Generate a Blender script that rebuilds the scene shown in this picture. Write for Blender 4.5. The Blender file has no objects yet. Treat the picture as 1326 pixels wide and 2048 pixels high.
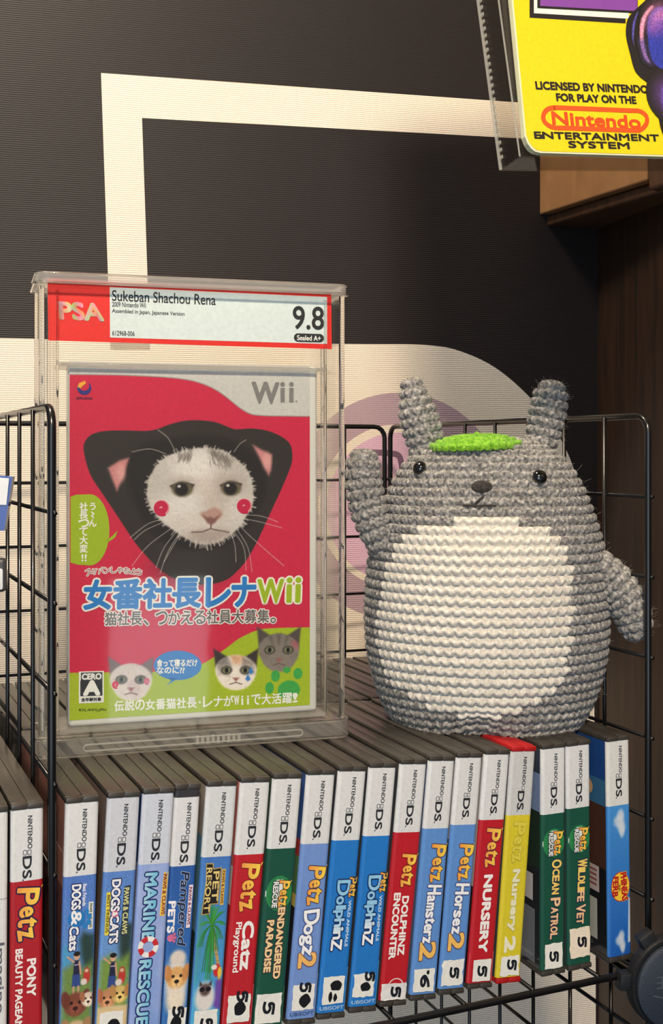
import bpy, bmesh, math, random
import numpy as np
from mathutils import Vector, Matrix
random.seed(7); RNG = np.random.default_rng(7)

# ------------------------------------------------------------------ camera, world, lights, exposure
SC = bpy.context.scene
COL = SC.collection
F, CX, HY, CZ = 2400.0, 663.0, 903.0, 1.40          # focal length in pixels, horizon row, lens height (m)
cam_d = bpy.data.cameras.new('camera'); cam = bpy.data.objects.new('camera', cam_d); COL.objects.link(cam)
cam_d.sensor_fit = 'VERTICAL'; cam_d.sensor_height = 36.0; cam_d.sensor_width = 36.0
cam_d.lens = F * 36.0 / 2048.0
cam_d.shift_y = -(1024.0 - HY) / 2048.0
cam_d.clip_start = 0.01; cam_d.clip_end = 50
cam.location = (0, 0, CZ); cam.rotation_euler = (math.pi / 2, 0, 0)
SC.camera = cam
SC.view_settings.view_transform = 'Standard'; SC.view_settings.look = 'None'
SC.view_settings.gamma = 1.0; SC.view_settings.use_curve_mapping = False
SC.view_settings.exposure = 0.27
SC.cycles.transparent_max_bounces = 32
SC.cycles.max_bounces = 14; SC.cycles.transmission_bounces = 12

world = bpy.data.worlds.new('shop_ambience'); SC.world = world; world.use_nodes = True
bg = world.node_tree.nodes['Background']
bg.inputs[0].default_value = (0.86, 0.93, 1.0, 1); bg.inputs[1].default_value = 0.12

def light(name, kind, loc, target, energy, color, size, size_y=None, spread=None):
    d = bpy.data.lights.new(name, kind); d.energy = energy; d.color = color
    if kind == 'AREA':
        d.shape = 'RECTANGLE' if size_y else 'DISK'; d.size = size
        if size_y: d.size_y = size_y
        if spread: d.spread = spread
    o = bpy.data.objects.new(name, d); COL.objects.link(o)
    o.location = loc
    o.rotation_euler = (Vector(target) - Vector(loc)).to_track_quat('-Z', 'Y').to_euler()
    return o
# warm ceiling track lamp above and behind the camera; the shop window's daylight from the front left
light('track_lamp', 'AREA', (0.06, -0.45, 2.15), (0.02, 0.8, 1.35), 14.5, (1.0, 0.82, 0.61), 0.11)
light('overhead_lamp', 'AREA', (-0.30, 0.55, 2.45), (-0.02, 0.72, 1.3), 9, (1.0, 0.82, 0.60), 0.25)
light('shop_window', 'AREA', (1.0, -1.6, 0.86), (0.0, 0.6, 1.2), 0.55, (0.74, 0.87, 1.0), 0.25, 0.43)
light('shop_front', 'AREA', (-0.35, -2.2, 1.45), (0.0, 0.6, 1.2), 20.5, (0.68, 0.84, 1.0), 1.4, 1.8)

# ------------------------------------------------------------------ helpers
def at(px, py, Y):
    return Vector(((px - CX) / F * Y, Y, CZ + (HY - py) / F * Y))
def project(p):
    return CX + F * p[0] / p[1], HY - F * (p[2] - CZ) / p[1]
def lin(c):
    c = np.asarray(c, float) / 255.0
    return np.where(c <= 0.04045, c / 12.92, ((c + 0.055) / 1.055) ** 2.4)

MATS = {}
def mat(key, rgb=(128, 128, 128), rough=0.5, metal=0.0, coat=0.0, noise=0.08, nscale=60.0, bump=0.0, bscale=400.0, spec=0.5):
    if key in MATS: return MATS[key]
    m = bpy.data.materials.new(key); m.use_nodes = True; MATS[key] = m
    nt = m.node_tree; b = nt.nodes['Principled BSDF']
    b.inputs['Roughness'].default_value = rough; b.inputs['Metallic'].default_value = metal
    b.inputs['Coat Weight'].default_value = coat; b.inputs['Coat Roughness'].default_value = 0.08
    b.inputs['Specular IOR Level'].default_value = spec
    tc = nt.nodes.new('ShaderNodeTexCoord')
    n = nt.nodes.new('ShaderNodeTexNoise'); n.inputs['Scale'].default_value = nscale; n.inputs['Detail'].default_value = 5
    nt.links.new(tc.outputs['Object'], n.inputs['Vector'])
    r = nt.nodes.new('ShaderNodeValToRGB'); l = lin(rgb)
    r.color_ramp.elements[0].position = 0.3; r.color_ramp.elements[1].position = 0.7
    r.color_ramp.elements[0].color = (*(l * (1 - noise)), 1); r.color_ramp.elements[1].color = (*np.clip(l * (1 + noise), 0, 1), 1)
    nt.links.new(n.outputs['Fac'], r.inputs['Fac']); nt.links.new(r.outputs['Color'], b.inputs['Base Color'])
    if bump:
        n2 = nt.nodes.new('ShaderNodeTexNoise'); n2.inputs['Scale'].default_value = bscale; n2.inputs['Detail'].default_value = 3
        nt.links.new(tc.outputs['Object'], n2.inputs['Vector'])
        bp = nt.nodes.new('ShaderNodeBump'); bp.inputs['Strength'].default_value = bump; bp.inputs['Distance'].default_value = 0.0005
        nt.links.new(n2.outputs['Fac'], bp.inputs['Height']); nt.links.new(bp.outputs['Normal'], b.inputs['Normal'])
    return m
def ink(key, rough=0.35, coat=0.0, spec=0.5, rib=0.0, fibre=0.0):
    """printed surface: the ink colours are stored per vertex, a faint noise gives the paper its grain"""
    if key in MATS: return MATS[key]
    m = bpy.data.materials.new(key); m.use_nodes = True; MATS[key] = m
    nt = m.node_tree; b = nt.nodes['Principled BSDF']
    b.inputs['Roughness'].default_value = rough; b.inputs['Coat Weight'].default_value = coat
    b.inputs['Coat Roughness'].default_value = 0.07; b.inputs['Specular IOR Level'].default_value = spec
    a = nt.nodes.new('ShaderNodeAttribute'); a.attribute_name = 'Col'
    tc = nt.nodes.new('ShaderNodeTexCoord')
    n = nt.nodes.new('ShaderNodeTexNoise'); n.inputs['Scale'].default_value = 1800 if fibre else 500; n.inputs['Detail'].default_value = 3
    nt.links.new(tc.outputs['Object'], n.inputs['Vector'])
    mr = nt.nodes.new('ShaderNodeMapRange'); amt = fibre or 0.05
    mr.inputs[1].default_value = 0.3; mr.inputs[2].default_value = 0.7
    mr.inputs[3].default_value = 1 - amt; mr.inputs[4].default_value = 1 + amt
    nt.links.new(n.outputs['Fac'], mr.inputs[0])
    mx = nt.nodes.new('ShaderNodeVectorMath'); mx.operation = 'SCALE'
    nt.links.new(a.outputs['Color'], mx.inputs[0]); nt.links.new(mr.outputs[0], mx.inputs['Scale'])
    nt.links.new(mx.outputs[0], b.inputs['Base Color'])
    if rib:
        w = nt.nodes.new('ShaderNodeTexWave'); w.bands_direction = 'Z'; w.inputs['Scale'].default_value = 190.0
        w.inputs['Distortion'].default_value = 1.2; w.inputs['Detail'].default_value = 2.0; w.inputs['Detail Scale'].default_value = 0.4
        nt.links.new(tc.outputs['Object'], w.inputs['Vector'])
        bp = nt.nodes.new('ShaderNodeBump'); bp.inputs['Strength'].default_value = rib; bp.inputs['Distance'].default_value = 0.0006
        nt.links.new(w.outputs['Fac'], bp.inputs['Height']); nt.links.new(bp.outputs['Normal'], b.inputs['Normal'])
    return m
def clear(key, tint=(0.97, 0.97, 0.955), ior=1.35):
    if key in MATS: return MATS[key]
    m = bpy.data.materials.new(key); m.use_nodes = True; MATS[key] = m
    nt = m.node_tree; nt.nodes.clear()
    out = nt.nodes.new('ShaderNodeOutputMaterial'); mix = nt.nodes.new('ShaderNodeMixShader')
    t = nt.nodes.new('ShaderNodeBsdfTransparent'); t.inputs[0].default_value = (*tint, 1)
    g = nt.nodes.new('ShaderNodeBsdfGlossy'); g.inputs['Roughness'].default_value = 0.03
    fr = nt.nodes.new('ShaderNodeFresnel'); ge = nt.nodes.new('ShaderNodeNewGeometry'); mi = nt.nodes.new('ShaderNodeMapRange')
    mi.inputs[3].default_value = ior; mi.inputs[4].default_value = 1 / ior        # same plain reflection on both faces of the thin sheet
    nt.links.new(ge.outputs['Backfacing'], mi.inputs[0]); nt.links.new(mi.outputs[0], fr.inputs[0])
    tc = nt.nodes.new('ShaderNodeTexCoord'); n = nt.nodes.new('ShaderNodeTexNoise'); n.inputs['Scale'].default_value = 25
    bp = nt.nodes.new('ShaderNodeBump'); bp.inputs['Strength'].default_value = 0.04; bp.inputs['Distance'].default_value = 0.002
    nt.links.new(tc.outputs['Object'], n.inputs['Vector']); nt.links.new(n.outputs['Fac'], bp.inputs['Height'])
    nt.links.new(bp.outputs['Normal'], g.inputs['Normal'])
    nt.links.new(fr.outputs[0], mix.inputs[0]); nt.links.new(t.outputs[0], mix.inputs[1]); nt.links.new(g.outputs[0], mix.inputs[2])
    nt.links.new(mix.outputs[0], out.inputs['Surface'])
    return m
def solid_clear(key, rgb=(246, 244, 238), rough=0.03, ior=1.45):
    if key in MATS: return MATS[key]
    m = mat(key, rgb, rough, noise=0.01); b = m.node_tree.nodes['Principled BSDF']
    b.inputs['Transmission Weight'].default_value = 1.0; b.inputs['IOR'].default_value = ior
    return m

def rim_clear(key, tint=(0.98, 0.98, 0.97), haze=0.30):
    """thick moulded edge of a clear case: mostly see-through, a little milky, glossy"""
    if key in MATS: return MATS[key]
    m = clear(key, tint, 1.3); nt = m.node_tree; mix = [n for n in nt.nodes if n.type == 'MIX_SHADER'][0]; out = [n for n in nt.nodes if n.type == 'OUTPUT_MATERIAL'][0]
    d = nt.nodes.new('ShaderNodeBsdfDiffuse'); d.inputs[0].default_value = (0.86, 0.85, 0.82, 1)
    tr = nt.nodes.new('ShaderNodeBsdfTranslucent'); tr.inputs[0].default_value = (0.86, 0.85, 0.82, 1)
    a = nt.nodes.new('ShaderNodeMixShader'); a.inputs[0].default_value = 0.5; b = nt.nodes.new('ShaderNodeMixShader'); b.inputs[0].default_value = haze
    nt.links.new(d.outputs[0], a.inputs[1]); nt.links.new(tr.outputs[0], a.inputs[2]); nt.links.new(mix.outputs[0], b.inputs[1]); nt.links.new(a.outputs[0], b.inputs[2])
    nt.links.new(b.outputs[0], out.inputs['Surface']); return m
def tag(o, label=None, cat=None, group=None, kind=None):
    if label: o['label'] = label
    if cat: o['category'] = cat
    if group: o['group'] = group
    if kind: o['kind'] = kind
    return o
def empty(name, loc, rot=(0, 0, 0)):
    o = bpy.data.objects.new(name, None); COL.objects.link(o); o.location = loc; o.rotation_euler = rot
    o.empty_display_size = 0.01
    return o
def link(name, me, mats, parent=None, smooth=False):
    for m in (mats if isinstance(mats, (list, tuple)) else [mats]): me.materials.append(m)
    if smooth: me.polygons.foreach_set('use_smooth', [True] * len(me.polygons))
    o = bpy.data.objects.new(name, me); COL.objects.link(o)
    if parent: o.parent = parent
    return o

class MB:
    """collects pieces of ONE part in a bmesh"""
    def __init__(s): s.bm = bmesh.new()
    def box(s, x0, x1, y0, y1, z0, z1, bev=0.0, seg=2, M=None):
        r = bmesh.ops.create_cube(s.bm, size=1.0); vs = r['verts']
        for v in vs:
            v.co = Vector(((x0 + x1) / 2 + v.co.x * (x1 - x0), (y0 + y1) / 2 + v.co.y * (y1 - y0), (z0 + z1) / 2 + v.co.z * (z1 - z0)))
        if bev > 0:
            es = list({e for v in vs for e in v.link_edges})
            r2 = bmesh.ops.bevel(s.bm, geom=es, offset=bev, segments=seg, affect='EDGES', profile=0.5)
            vs = list({v for f in r2['faces'] for v in f.verts} | {v for v in vs if v.is_valid})
        if M is not None:
            for v in vs: v.co = M @ v.co
        return s
    def tube(s, pts, r, n=8, closed=False):
        pts = [Vector(p) for p in pts]; rings = []; N = len(pts); prev = None
        for i, p in enumerate(pts):
            a = pts[i - 1] if (i > 0 or closed) else p; b = pts[(i + 1) % N] if (i < N - 1 or closed) else p
            t = (b - a).normalized()
            if prev is None:
                u = t.orthogonal().normalized()
            else:
                u = (prev - t * prev.dot(t)).normalized()
            prev = u; w = t.cross(u); rr = r[i] if isinstance(r, (list, tuple)) else r
            rings.append([s.bm.verts.new(p + (u * math.cos(2 * math.pi * k / n) + w * math.sin(2 * math.pi * k / n)) * rr) for k in range(n)])
        for i in range(N if closed else N - 1):
            A, B = rings[i], rings[(i + 1) % N]
            for k in range(n): s.bm.faces.new((A[k], A[(k + 1) % n], B[(k + 1) % n], B[k]))
        if not closed:
            s.bm.faces.new(rings[0][::-1]); s.bm.faces.new(rings[-1])
        return s
    def prism(s, pts, y0, y1, M=None):
        """outline in x,z extruded from y0 to y1"""
        A = [s.bm.verts.new((x, y0, z)) for x, z in pts]; B = [s.bm.verts.new((x, y1, z)) for x, z in pts]; n = len(pts)
        s.bm.faces.new(A); s.bm.faces.new(B[::-1])
        for k in range(n): s.bm.faces.new((A[(k + 1) % n], A[k], B[k], B[(k + 1) % n]))
        if M is not None:
            for v in A + B: v.co = M @ v.co
        return s
    def lathe(s, prof, n=32, axis='y', M=None):
        rings = []; vs = []
        for r, h in prof:
            ring = []
            for k in range(n):
                a = 2 * math.pi * k / n
                co = (r * math.cos(a), h, r * math.sin(a)) if axis == 'y' else (r * math.cos(a), r * math.sin(a), h)
                ring.append(s.bm.verts.new(co))
            rings.append(ring); vs += ring
        for i in range(len(rings) - 1):
            for k in range(n): s.bm.faces.new((rings[i][k], rings[i][(k + 1) % n], rings[i + 1][(k + 1) % n], rings[i + 1][k]))
        s.bm.faces.new(rings[0][::-1]); s.bm.faces.new(rings[-1])
        if M is not None:
            for v in vs: v.co = M @ v.co
        return s
    def build(s, name, material, parent=None, smooth=False, angle=None):
        bmesh.ops.recalc_face_normals(s.bm, faces=s.bm.faces)
        me = bpy.data.meshes.new(name); s.bm.to_mesh(me); s.bm.free()
        o = link(name, me, material, parent, smooth)
        if angle:
            me.polygons.foreach_set('use_smooth', [True] * len(me.polygons)); me.set_sharp_from_angle(angle=math.radians(angle))
        return o

TXT = {}
def glyphs(body):
    if body not in TXT:
        c = bpy.data.curves.new('lettering', 'FONT'); c.body = body; c.resolution_u = 4
        o = bpy.data.objects.new('lettering', c); COL.objects.link(o)
        bpy.context.view_layer.update()
        me = bpy.data.meshes.new_from_object(o.evaluated_get(bpy.context.evaluated_depsgraph_get()))
        co = np.array([v.co[:2] for v in me.vertices]); fs = [tuple(p.vertices) for p in me.polygons]
        bpy.data.objects.remove(o); bpy.data.curves.remove(c); bpy.data.meshes.remove(me)
        TXT[body] = (co, fs)
    return TXT[body]

LAYER = 0.00007
class Print:
    """flat ink on one surface; fn(u, v, lift) gives the 3D point; ONE mesh with colours per vertex"""
    def __init__(s, fn, unit=0.001): s.fn, s.k, s.v, s.f, s.c = fn, unit, [], [], []
    def add(s, uv, faces, color, layer):
        b = len(s.v); uv = np.asarray(uv, float) * s.k
        grad = callable(color); col = None if grad else lin(color)
        for u, v in uv:
            s.v.append(s.fn(u, v, layer * LAYER)); s.c.append(lin(color(u / s.k, v / s.k)) if grad else col)
        s.f += [tuple(b + i for i in f) for f in faces]
        return s
    def poly(s, pts, color, layer=1): return s.add(pts, [tuple(range(len(pts)))], color, layer)
    def rect(s, u0, v0, u1, v1, color, layer=1): return s.poly([(u0, v0), (u1, v0), (u1, v1), (u0, v1)], color, layer)
    def rrect(s, u0, v0, u1, v1, r, color, layer=1):
        pts = []
        for cx, cy, a0 in ((u1 - r, v0 + r, -90), (u1 - r, v1 - r, 0), (u0 + r, v1 - r, 90), (u0 + r, v0 + r, 180)):
            for k in range(7):
                a = math.radians(a0 + 15 * k); pts.append((cx + r * math.cos(a), cy + r * math.sin(a)))
        return s.poly(pts, color, layer)
    def disc(s, u, v, ru, rv, color, layer=1, n=36):
        return s.poly([(u + ru * math.cos(2 * math.pi * k / n), v + rv * math.sin(2 * math.pi * k / n)) for k in range(n)], color, layer)
    def ring(s, u, v, r, w, color, layer=1, n=40, sy=1.0):
        pts = [(u + (r + q) * math.cos(2 * math.pi * k / n), v + sy * (r + q) * math.sin(2 * math.pi * k / n)) for q in (-w / 2, w / 2) for k in range(n)]
        return s.add(pts, [(k, (k + 1) % n, n + (k + 1) % n, n + k) for k in range(n)], color, layer)
    def stroke(s, pts, w, color, layer=1, taper=False):
        P = np.asarray(pts, float); n = len(P); L, R = [], []
        for i in range(n):
            d = P[min(i + 1, n - 1)] - P[max(i - 1, 0)]; d = d / (np.hypot(*d) + 1e-9); q = np.array([-d[1], d[0]])
            ww = w / 2 * ((1 - 0.85 * i / (n - 1)) if taper else 1)
            L.append(P[i] + q * ww); R.append(P[i] - q * ww)
        return s.add(np.array(L + R), [(i, i + 1, n + i + 1, n + i) for i in range(n - 1)], color, layer)
    def text(s, body, u, v, w=None, h=None, color=(0, 0, 0), layer=2, grow=0.0, rot=0.0, outline=None, ow=0.0, skew=0.0, nd=10):
        co, fs = glyphs(body); lo, hi = co.min(0), co.max(0); sz = hi - lo
        if w is None: sc = np.array([h / sz[1]] * 2)
        elif h is None: sc = np.array([w / sz[0]] * 2)
        else: sc = np.array([w / sz[0], h / sz[1]])
        p = (co - (lo + hi) / 2) * sc
        p[:, 0] += skew * p[:, 1]
        a = math.radians(rot); R = np.array([[math.cos(a), -math.sin(a)], [math.sin(a), math.cos(a)]])
        p = p @ R.T + np.array([u, v])
        def put(g, c, l):
            if g <= 0: s.add(p, fs, c, l); return
            for k in range(nd):
                q = np.array([math.cos(2 * math.pi * k / nd), math.sin(2 * math.pi * k / nd)]) * g
                s.add(p + q, fs, c, l + 0.06 * k)
            s.add(p, fs, c, l + 0.06 * nd)
        if outline: put(grow + ow, outline, layer)
        put(grow, color, layer + (1 if outline else 0))
        return s
    def build(s, name, material, parent=None):
        me = bpy.data.meshes.new(name); me.from_pydata([tuple(v) for v in s.v], [], s.f); me.update()
        a = me.color_attributes.new('Col', 'FLOAT_COLOR', 'POINT')
        arr = np.ones((len(s.v), 4), np.float32); arr[:, :3] = np.array(s.c); a.data.foreach_set('color', arr.ravel())
        return link(name, me, material, parent)

class Canvas:
    """a printed picture: a fine grid of ink colours over the rectangle u0..u1, v0..v1"""
    def __init__(s, u0, u1, v0, v1, step, color):
        s.nu, s.nv = int(round((u1 - u0) / step)) + 1, int(round((v1 - v0) / step)) + 1
        s.us, s.vs = np.linspace(u0, u1, s.nu), np.linspace(v0, v1, s.nv)
        s.U, s.V = np.meshgrid(s.us, s.vs); s.step = step
        s.C = np.empty(s.U.shape + (3,)); s.C[:] = color
    def _sub(s, pts, pad):
        P = np.asarray(pts, float); lo, hi = P.min(0) - pad, P.max(0) + pad
        i0, i1 = np.searchsorted(s.us, [lo[0], hi[0]]); j0, j1 = np.searchsorted(s.vs, [lo[1], hi[1]])
        return slice(j0, j1), slice(i0, i1)
    def _mix(s, sl, a, color):
        if callable(color): color = color(s.U[sl], s.V[sl])
        a = a[..., None]; s.C[sl] = s.C[sl] * (1 - a) + np.asarray(color, float) * a
    def fill(s, pts, color, soft=None, alpha=1.0):
        soft = soft or s.step; P = np.asarray(pts, float); sl = s._sub(P, soft + s.step); U, V = s.U[sl], s.V[sl]
        if U.size == 0: return s
        ins = np.zeros(U.shape, bool); D = np.full(U.shape, 1e9); n = len(P)
        for i in range(n):
            a, b = P[i], P[(i + 1) % n]; d = b - a; L = d @ d + 1e-12
            c = ((a[1] > V) != (b[1] > V)) & (U < (b[0] - a[0]) * (V - a[1]) / (b[1] - a[1] + 1e-12) + a[0]); ins ^= c
            t = np.clip(((U - a[0]) * d[0] + (V - a[1]) * d[1]) / L, 0, 1)
            D = np.minimum(D, (U - a[0] - t * d[0]) ** 2 + (V - a[1] - t * d[1]) ** 2)
        sd = np.sqrt(D) * np.where(ins, 1, -1)
        x = np.clip(sd / soft * 0.5 + 0.5, 0, 1); s._mix(sl, x * x * (3 - 2 * x) * alpha, color); return s
    def ell(s, u, v, ru, rv, color, soft=0.25, alpha=1.0, rot=0.0):
        R = max(ru, rv) * (1 + soft); sl = s._sub([(u - R, v - R), (u + R, v + R)], s.step); U, V = s.U[sl] - u, s.V[sl] - v
        c, q = math.cos(math.radians(rot)), math.sin(math.radians(rot))
        x = np.hypot((U * c + V * q) / ru, (-U * q + V * c) / rv)
        x = np.clip((1 + soft - x) / (2 * soft), 0, 1); s._mix(sl, x * x * (3 - 2 * x) * alpha, color); return s
    def stroke(s, pts, w, color, alpha=1.0, soft=None):
        soft = soft or s.step; P = np.asarray(pts, float); sl = s._sub(P, w + soft); U, V = s.U[sl], s.V[sl]
        if U.size == 0: return s
        D = np.full(U.shape, 1e9)
        for i in range(len(P) - 1):
            a, b = P[i], P[i + 1]; d = b - a; L = d @ d + 1e-12
            t = np.clip(((U - a[0]) * d[0] + (V - a[1]) * d[1]) / L, 0, 1)
            D = np.minimum(D, (U - a[0] - t * d[0]) ** 2 + (V - a[1] - t * d[1]) ** 2)
        s._mix(sl, np.clip((w / 2 + soft / 2 - np.sqrt(D)) / soft, 0, 1) * alpha, color); return s
    def masked(s, old, pts, soft):
        """keep what was painted since `old` only inside the outline"""
        new = s.C; s.C = np.zeros_like(new); s.fill(pts, (1, 1, 1), soft); a = s.C; s.C = old * (1 - a) + new * a; return s
    def grain(s, amt):
        s.C *= 1 + RNG.normal(0, amt, s.U.shape)[..., None]; return s
    def blotch(s, sl_poly, amt, size):
        """mottled fur tone inside a polygon"""
        h, w = s.U.shape; k = max(2, int(size / s.step)); n = RNG.normal(0, 1, (h // k + 2, w // k + 2))
        y, x = np.arange(h) / k, np.arange(w) / k; yi, xi = y.astype(int), x.astype(int); fy, fx = (y - yi)[:, None], (x - xi)[None]
        g = n[yi][:, xi] * (1 - fy) * (1 - fx) + n[yi + 1][:, xi] * fy * (1 - fx) + n[yi][:, xi + 1] * (1 - fy) * fx + n[yi + 1][:, xi + 1] * fy * fx
        T = s.C * (1 + amt * g)[..., None]; old = s.C.copy(); s.fill(sl_poly, lambda U, V: 0 * U[..., None] + 1.0, alpha=0.0)
        sl = s._sub(sl_poly, 0); s.C[sl] = T[sl]; return s
    def build(s, name, fn, material, parent, layer=1, unit=0.001, keep=None):
        C = lin(np.clip(s.C, 0, 255)); nu, nv = s.nu, s.nv
        pts = np.array([fn(u * unit, v * unit, layer * LAYER) for v in s.vs for u in s.us], np.float32)
        idx = np.arange(nu * nv).reshape(nv, nu)
        q = np.stack([idx[:-1, :-1], idx[:-1, 1:], idx[1:, 1:], idx[1:, :-1]], -1).reshape(-1, 4)
        if keep is not None: q = q[keep.ravel()[q].all(1)]
        me = bpy.data.meshes.new(name); me.vertices.add(len(pts)); me.vertices.foreach_set('co', pts.ravel())
        me.loops.add(q.size); me.loops.foreach_set('vertex_index', q.ravel().astype(np.int32))
        me.polygons.add(len(q)); me.polygons.foreach_set('loop_start', np.arange(0, q.size, 4, dtype=np.int32))
        me.update(calc_edges=True); me.validate()
        a = me.color_attributes.new('Col', 'FLOAT_COLOR', 'POINT'); arr = np.ones((nu * nv, 4), np.float32)
        arr[:, :3] = C.reshape(-1, 3); a.data.foreach_set('color', arr.ravel())
        return link(name, me, material, parent)

def spline(pts, n=8, closed=True):
    P = [np.asarray(p, float) for p in pts]; N = len(P); out = []
    for i in range(N if closed else N - 1):
        if closed: a, b, c, d = P[i - 1], P[i], P[(i + 1) % N], P[(i + 2) % N]
        else: a, b, c, d = P[max(i - 1, 0)], P[i], P[i + 1], P[min(i + 2, N - 1)]
        for k in range(n):
            t = k / n
            out.append(0.5 * (2 * b + (c - a) * t + (2 * a - 5 * b + 4 * c - d) * t * t + (3 * b - a - 3 * c + d) * t ** 3))
    if not closed: out.append(P[-1])
    return [tuple(p) for p in out]

class Plane:
    """a real vertical surface in the place (corner, heading) with helpers to read picture points onto it"""
    def __init__(s, o, yaw, tilt=0.0, roll=0.0):
        s.o = Vector(o); R = Matrix.Rotation(yaw, 3, 'Z') @ Matrix.Rotation(roll, 3, 'Y') @ Matrix.Rotation(tilt, 3, 'X')
        s.r, s.n, s.u = R @ Vector((1, 0, 0)), R @ Vector((0, 1, 0)), R @ Vector((0, 0, 1)); s.R = R
    def uv(s, px, py, mm=True):
        c = Vector((0, 0, CZ)); d = at(px, py, 1.0) - c
        p = c + d * ((s.o - c).dot(s.n) / d.dot(s.n)) - s.o
        k = 1000 if mm else 1
        return p.dot(s.r) * k, p.dot(s.u) * k
    def uvs(s, pts): return [s.uv(*p) for p in pts]

BLACK_WIRE = mat('black_coated_wire', (16, 16, 18), 0.28, coat=0.3, noise=0.15)
DARK_PLASTIC = mat('charcoal_moulded_plastic', (64, 60, 55), 0.34, noise=0.14, nscale=140, bump=0.12, bscale=1500, spec=0.9)
SLEEVE = ink('printed_paper_under_clear_film', 0.42, coat=0.55, spec=0.4)
PAPER = ink('printed_paper', 0.6)
STICKER = ink('sticker_paper', 0.7, spec=0.3)

# ------------------------------------------------------------------ the setting
WY = math.radians(14.0); WALL = Plane((0, 0.985, CZ), WY)
def wall_fn(u, v, l): return WALL.o + WALL.r * u + WALL.u * v - WALL.n * l
mb = MB(); mb.box(-1.6, 1.3, 0.012, 0.10, -CZ, 1.3)
w = mb.build('wall_back', mat('painted_plaster_wall', (120, 112, 104), 0.8)); w.location = WALL.o; w.rotation_euler = (0, 0, WY); tag(w, kind='structure')

# printed vinyl banner
ban = empty('wall_banner', WALL.o, (0, 0, WY))
tag(ban, 'black printed vinyl banner covering the back wall behind the wire baskets', 'banner')
VINYL = ink('ribbed_banner_vinyl', 0.5, spec=0.35, rib=0.35)
loc = lambda u, v, l: Vector((u, -l, v))
mb = MB(); mb.box(-1.3, 0.2385, 0.0, 0.004, -1.0, 0.9)
mb.build('vinyl_sheet', mat('black_vinyl_back', (38, 33, 34), 0.5), ban)
p = Print(loc)
p.rect(-1300, -1000, 238, 900, (35, 29, 30), 1)
WHITE = (240, 228, 212)
U = WALL.uv
o0, o1, i0, i1 = U(202, 146), U(1250, 220), U(284, 236), U(1250, 288)
p.poly([o0, o1, i1, i0, U(300, 700), U(221, 700)], WHITE, 2)
ctl = spline([U(-400, 668), U(300, 682), U(700, 688), U(850, 690), U(925, 704), U(1000, 742), U(1075, 812), U(1130, 895), U(1162, 990), U(1176, 1100), U(1186, 1300), U(1190, 1600), U(1192, 2300)], 8, False)
p.poly(ctl + [U(-400, 2300)], WHITE, 2)
c = U(800, 1012); rad = U(1012, 1012)[0] - c[0]
p.disc(c[0], c[1], rad, rad, (186, 160, 172), 3, 64)
p.disc(c[0] - 2, c[1], rad * 0.72, rad * 0.72, WHITE, 4, 64)
p.disc(c[0] - 1, c[1] - 1, rad * 0.66, rad * 0.66, (226, 186, 212), 5, 64)
p.stroke(spline([U(735, 905), U(790, 908), U(802, 925), U(803, 960), U(795, 1010)], 6, False), 5, (120, 92, 116), 6)
p.build('banner_print', VINYL, ban)

# wood panelling on the right
PX0 = Vector((0.2311, 1.0427, 0))
def wood(key, a, b, scale=(14, 14, 1.2)):
    if key in MATS: return MATS[key]
    m = bpy.data.materials.new(key); m.use_nodes = True; MATS[key] = m; nt = m.node_tree; bs = nt.nodes['Principled BSDF']
    bs.inputs['Roughness'].default_value = 0.5
    tc = nt.nodes.new('ShaderNodeTexCoord'); mp = nt.nodes.new('ShaderNodeMapping'); mp.inputs['Scale'].default_value = scale
    n = nt.nodes.new('ShaderNodeTexNoise'); n.inputs['Scale'].default_value = 9; n.inputs['Detail'].default_value = 8; n.inputs['Distortion'].default_value = 0.6
    r = nt.nodes.new('ShaderNodeValToRGB'); r.color_ramp.elements[0].position = 0.3; r.color_ramp.elements[1].position = 0.75
    r.color_ramp.elements[0].color = (*lin(a), 1); r.color_ramp.elements[1].color = (*lin(b), 1)
    nt.links.new(tc.outputs['Object'], mp.inputs[0]); nt.links.new(mp.outputs[0], n.inputs['Vector'])
    nt.links.new(n.outputs['Fac'], r.inputs['Fac']); nt.links.new(r.outputs[0], bs.inputs['Base Color'])
    return m
WOOD = wood('dark_stained_wood', (34, 22, 15), (60, 40, 27))
mb = MB(); mb.box(0, 0.04, -1.05, 0.05, -CZ, 1.2, 0.002)
w = mb.build('wall_right', WOOD); w.location = (PX0.x, PX0.y, CZ); w.rotation_euler = (0, 0, WY); tag(w, kind='structure')
# a board shelf on the right panel (its edge is just outside the picture) and the end block of the upper shelf
B0 = Vector((0.1789, 1.0297, CZ)); BY = math.radians(24)
blk = empty('shelf_end_block', B0, (0, 0, BY))
tag(blk, 'brown wooden shelf end block jutting from the dark wood below the yellow box', 'shelf')
TAN = wood('light_brown_veneer', (150, 108, 70), (176, 132, 90), (4, 4, 3))
zb = 0.2035
mb = MB(); mb.box(0.0, 0.075, -0.142, 0.004, zb, zb + 0.085, 0.0012); mb.build('side_board', TAN, blk)
mb = MB(); mb.box(0.006, 0.08, -0.162, 0.0, zb - 0.010, zb - 0.001, 0.0025, 3); mb.build('bottom_lip', wood('dark_trim_wood', (70, 46, 30), (96, 66, 44)), blk)
mb = MB(); mb.box(-0.002, 0.08, -0.164, -0.145, zb - 0.009, zb + 0.085, 0.003, 3); mb.build('front_stile', MATS['dark_trim_wood'], blk)

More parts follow.
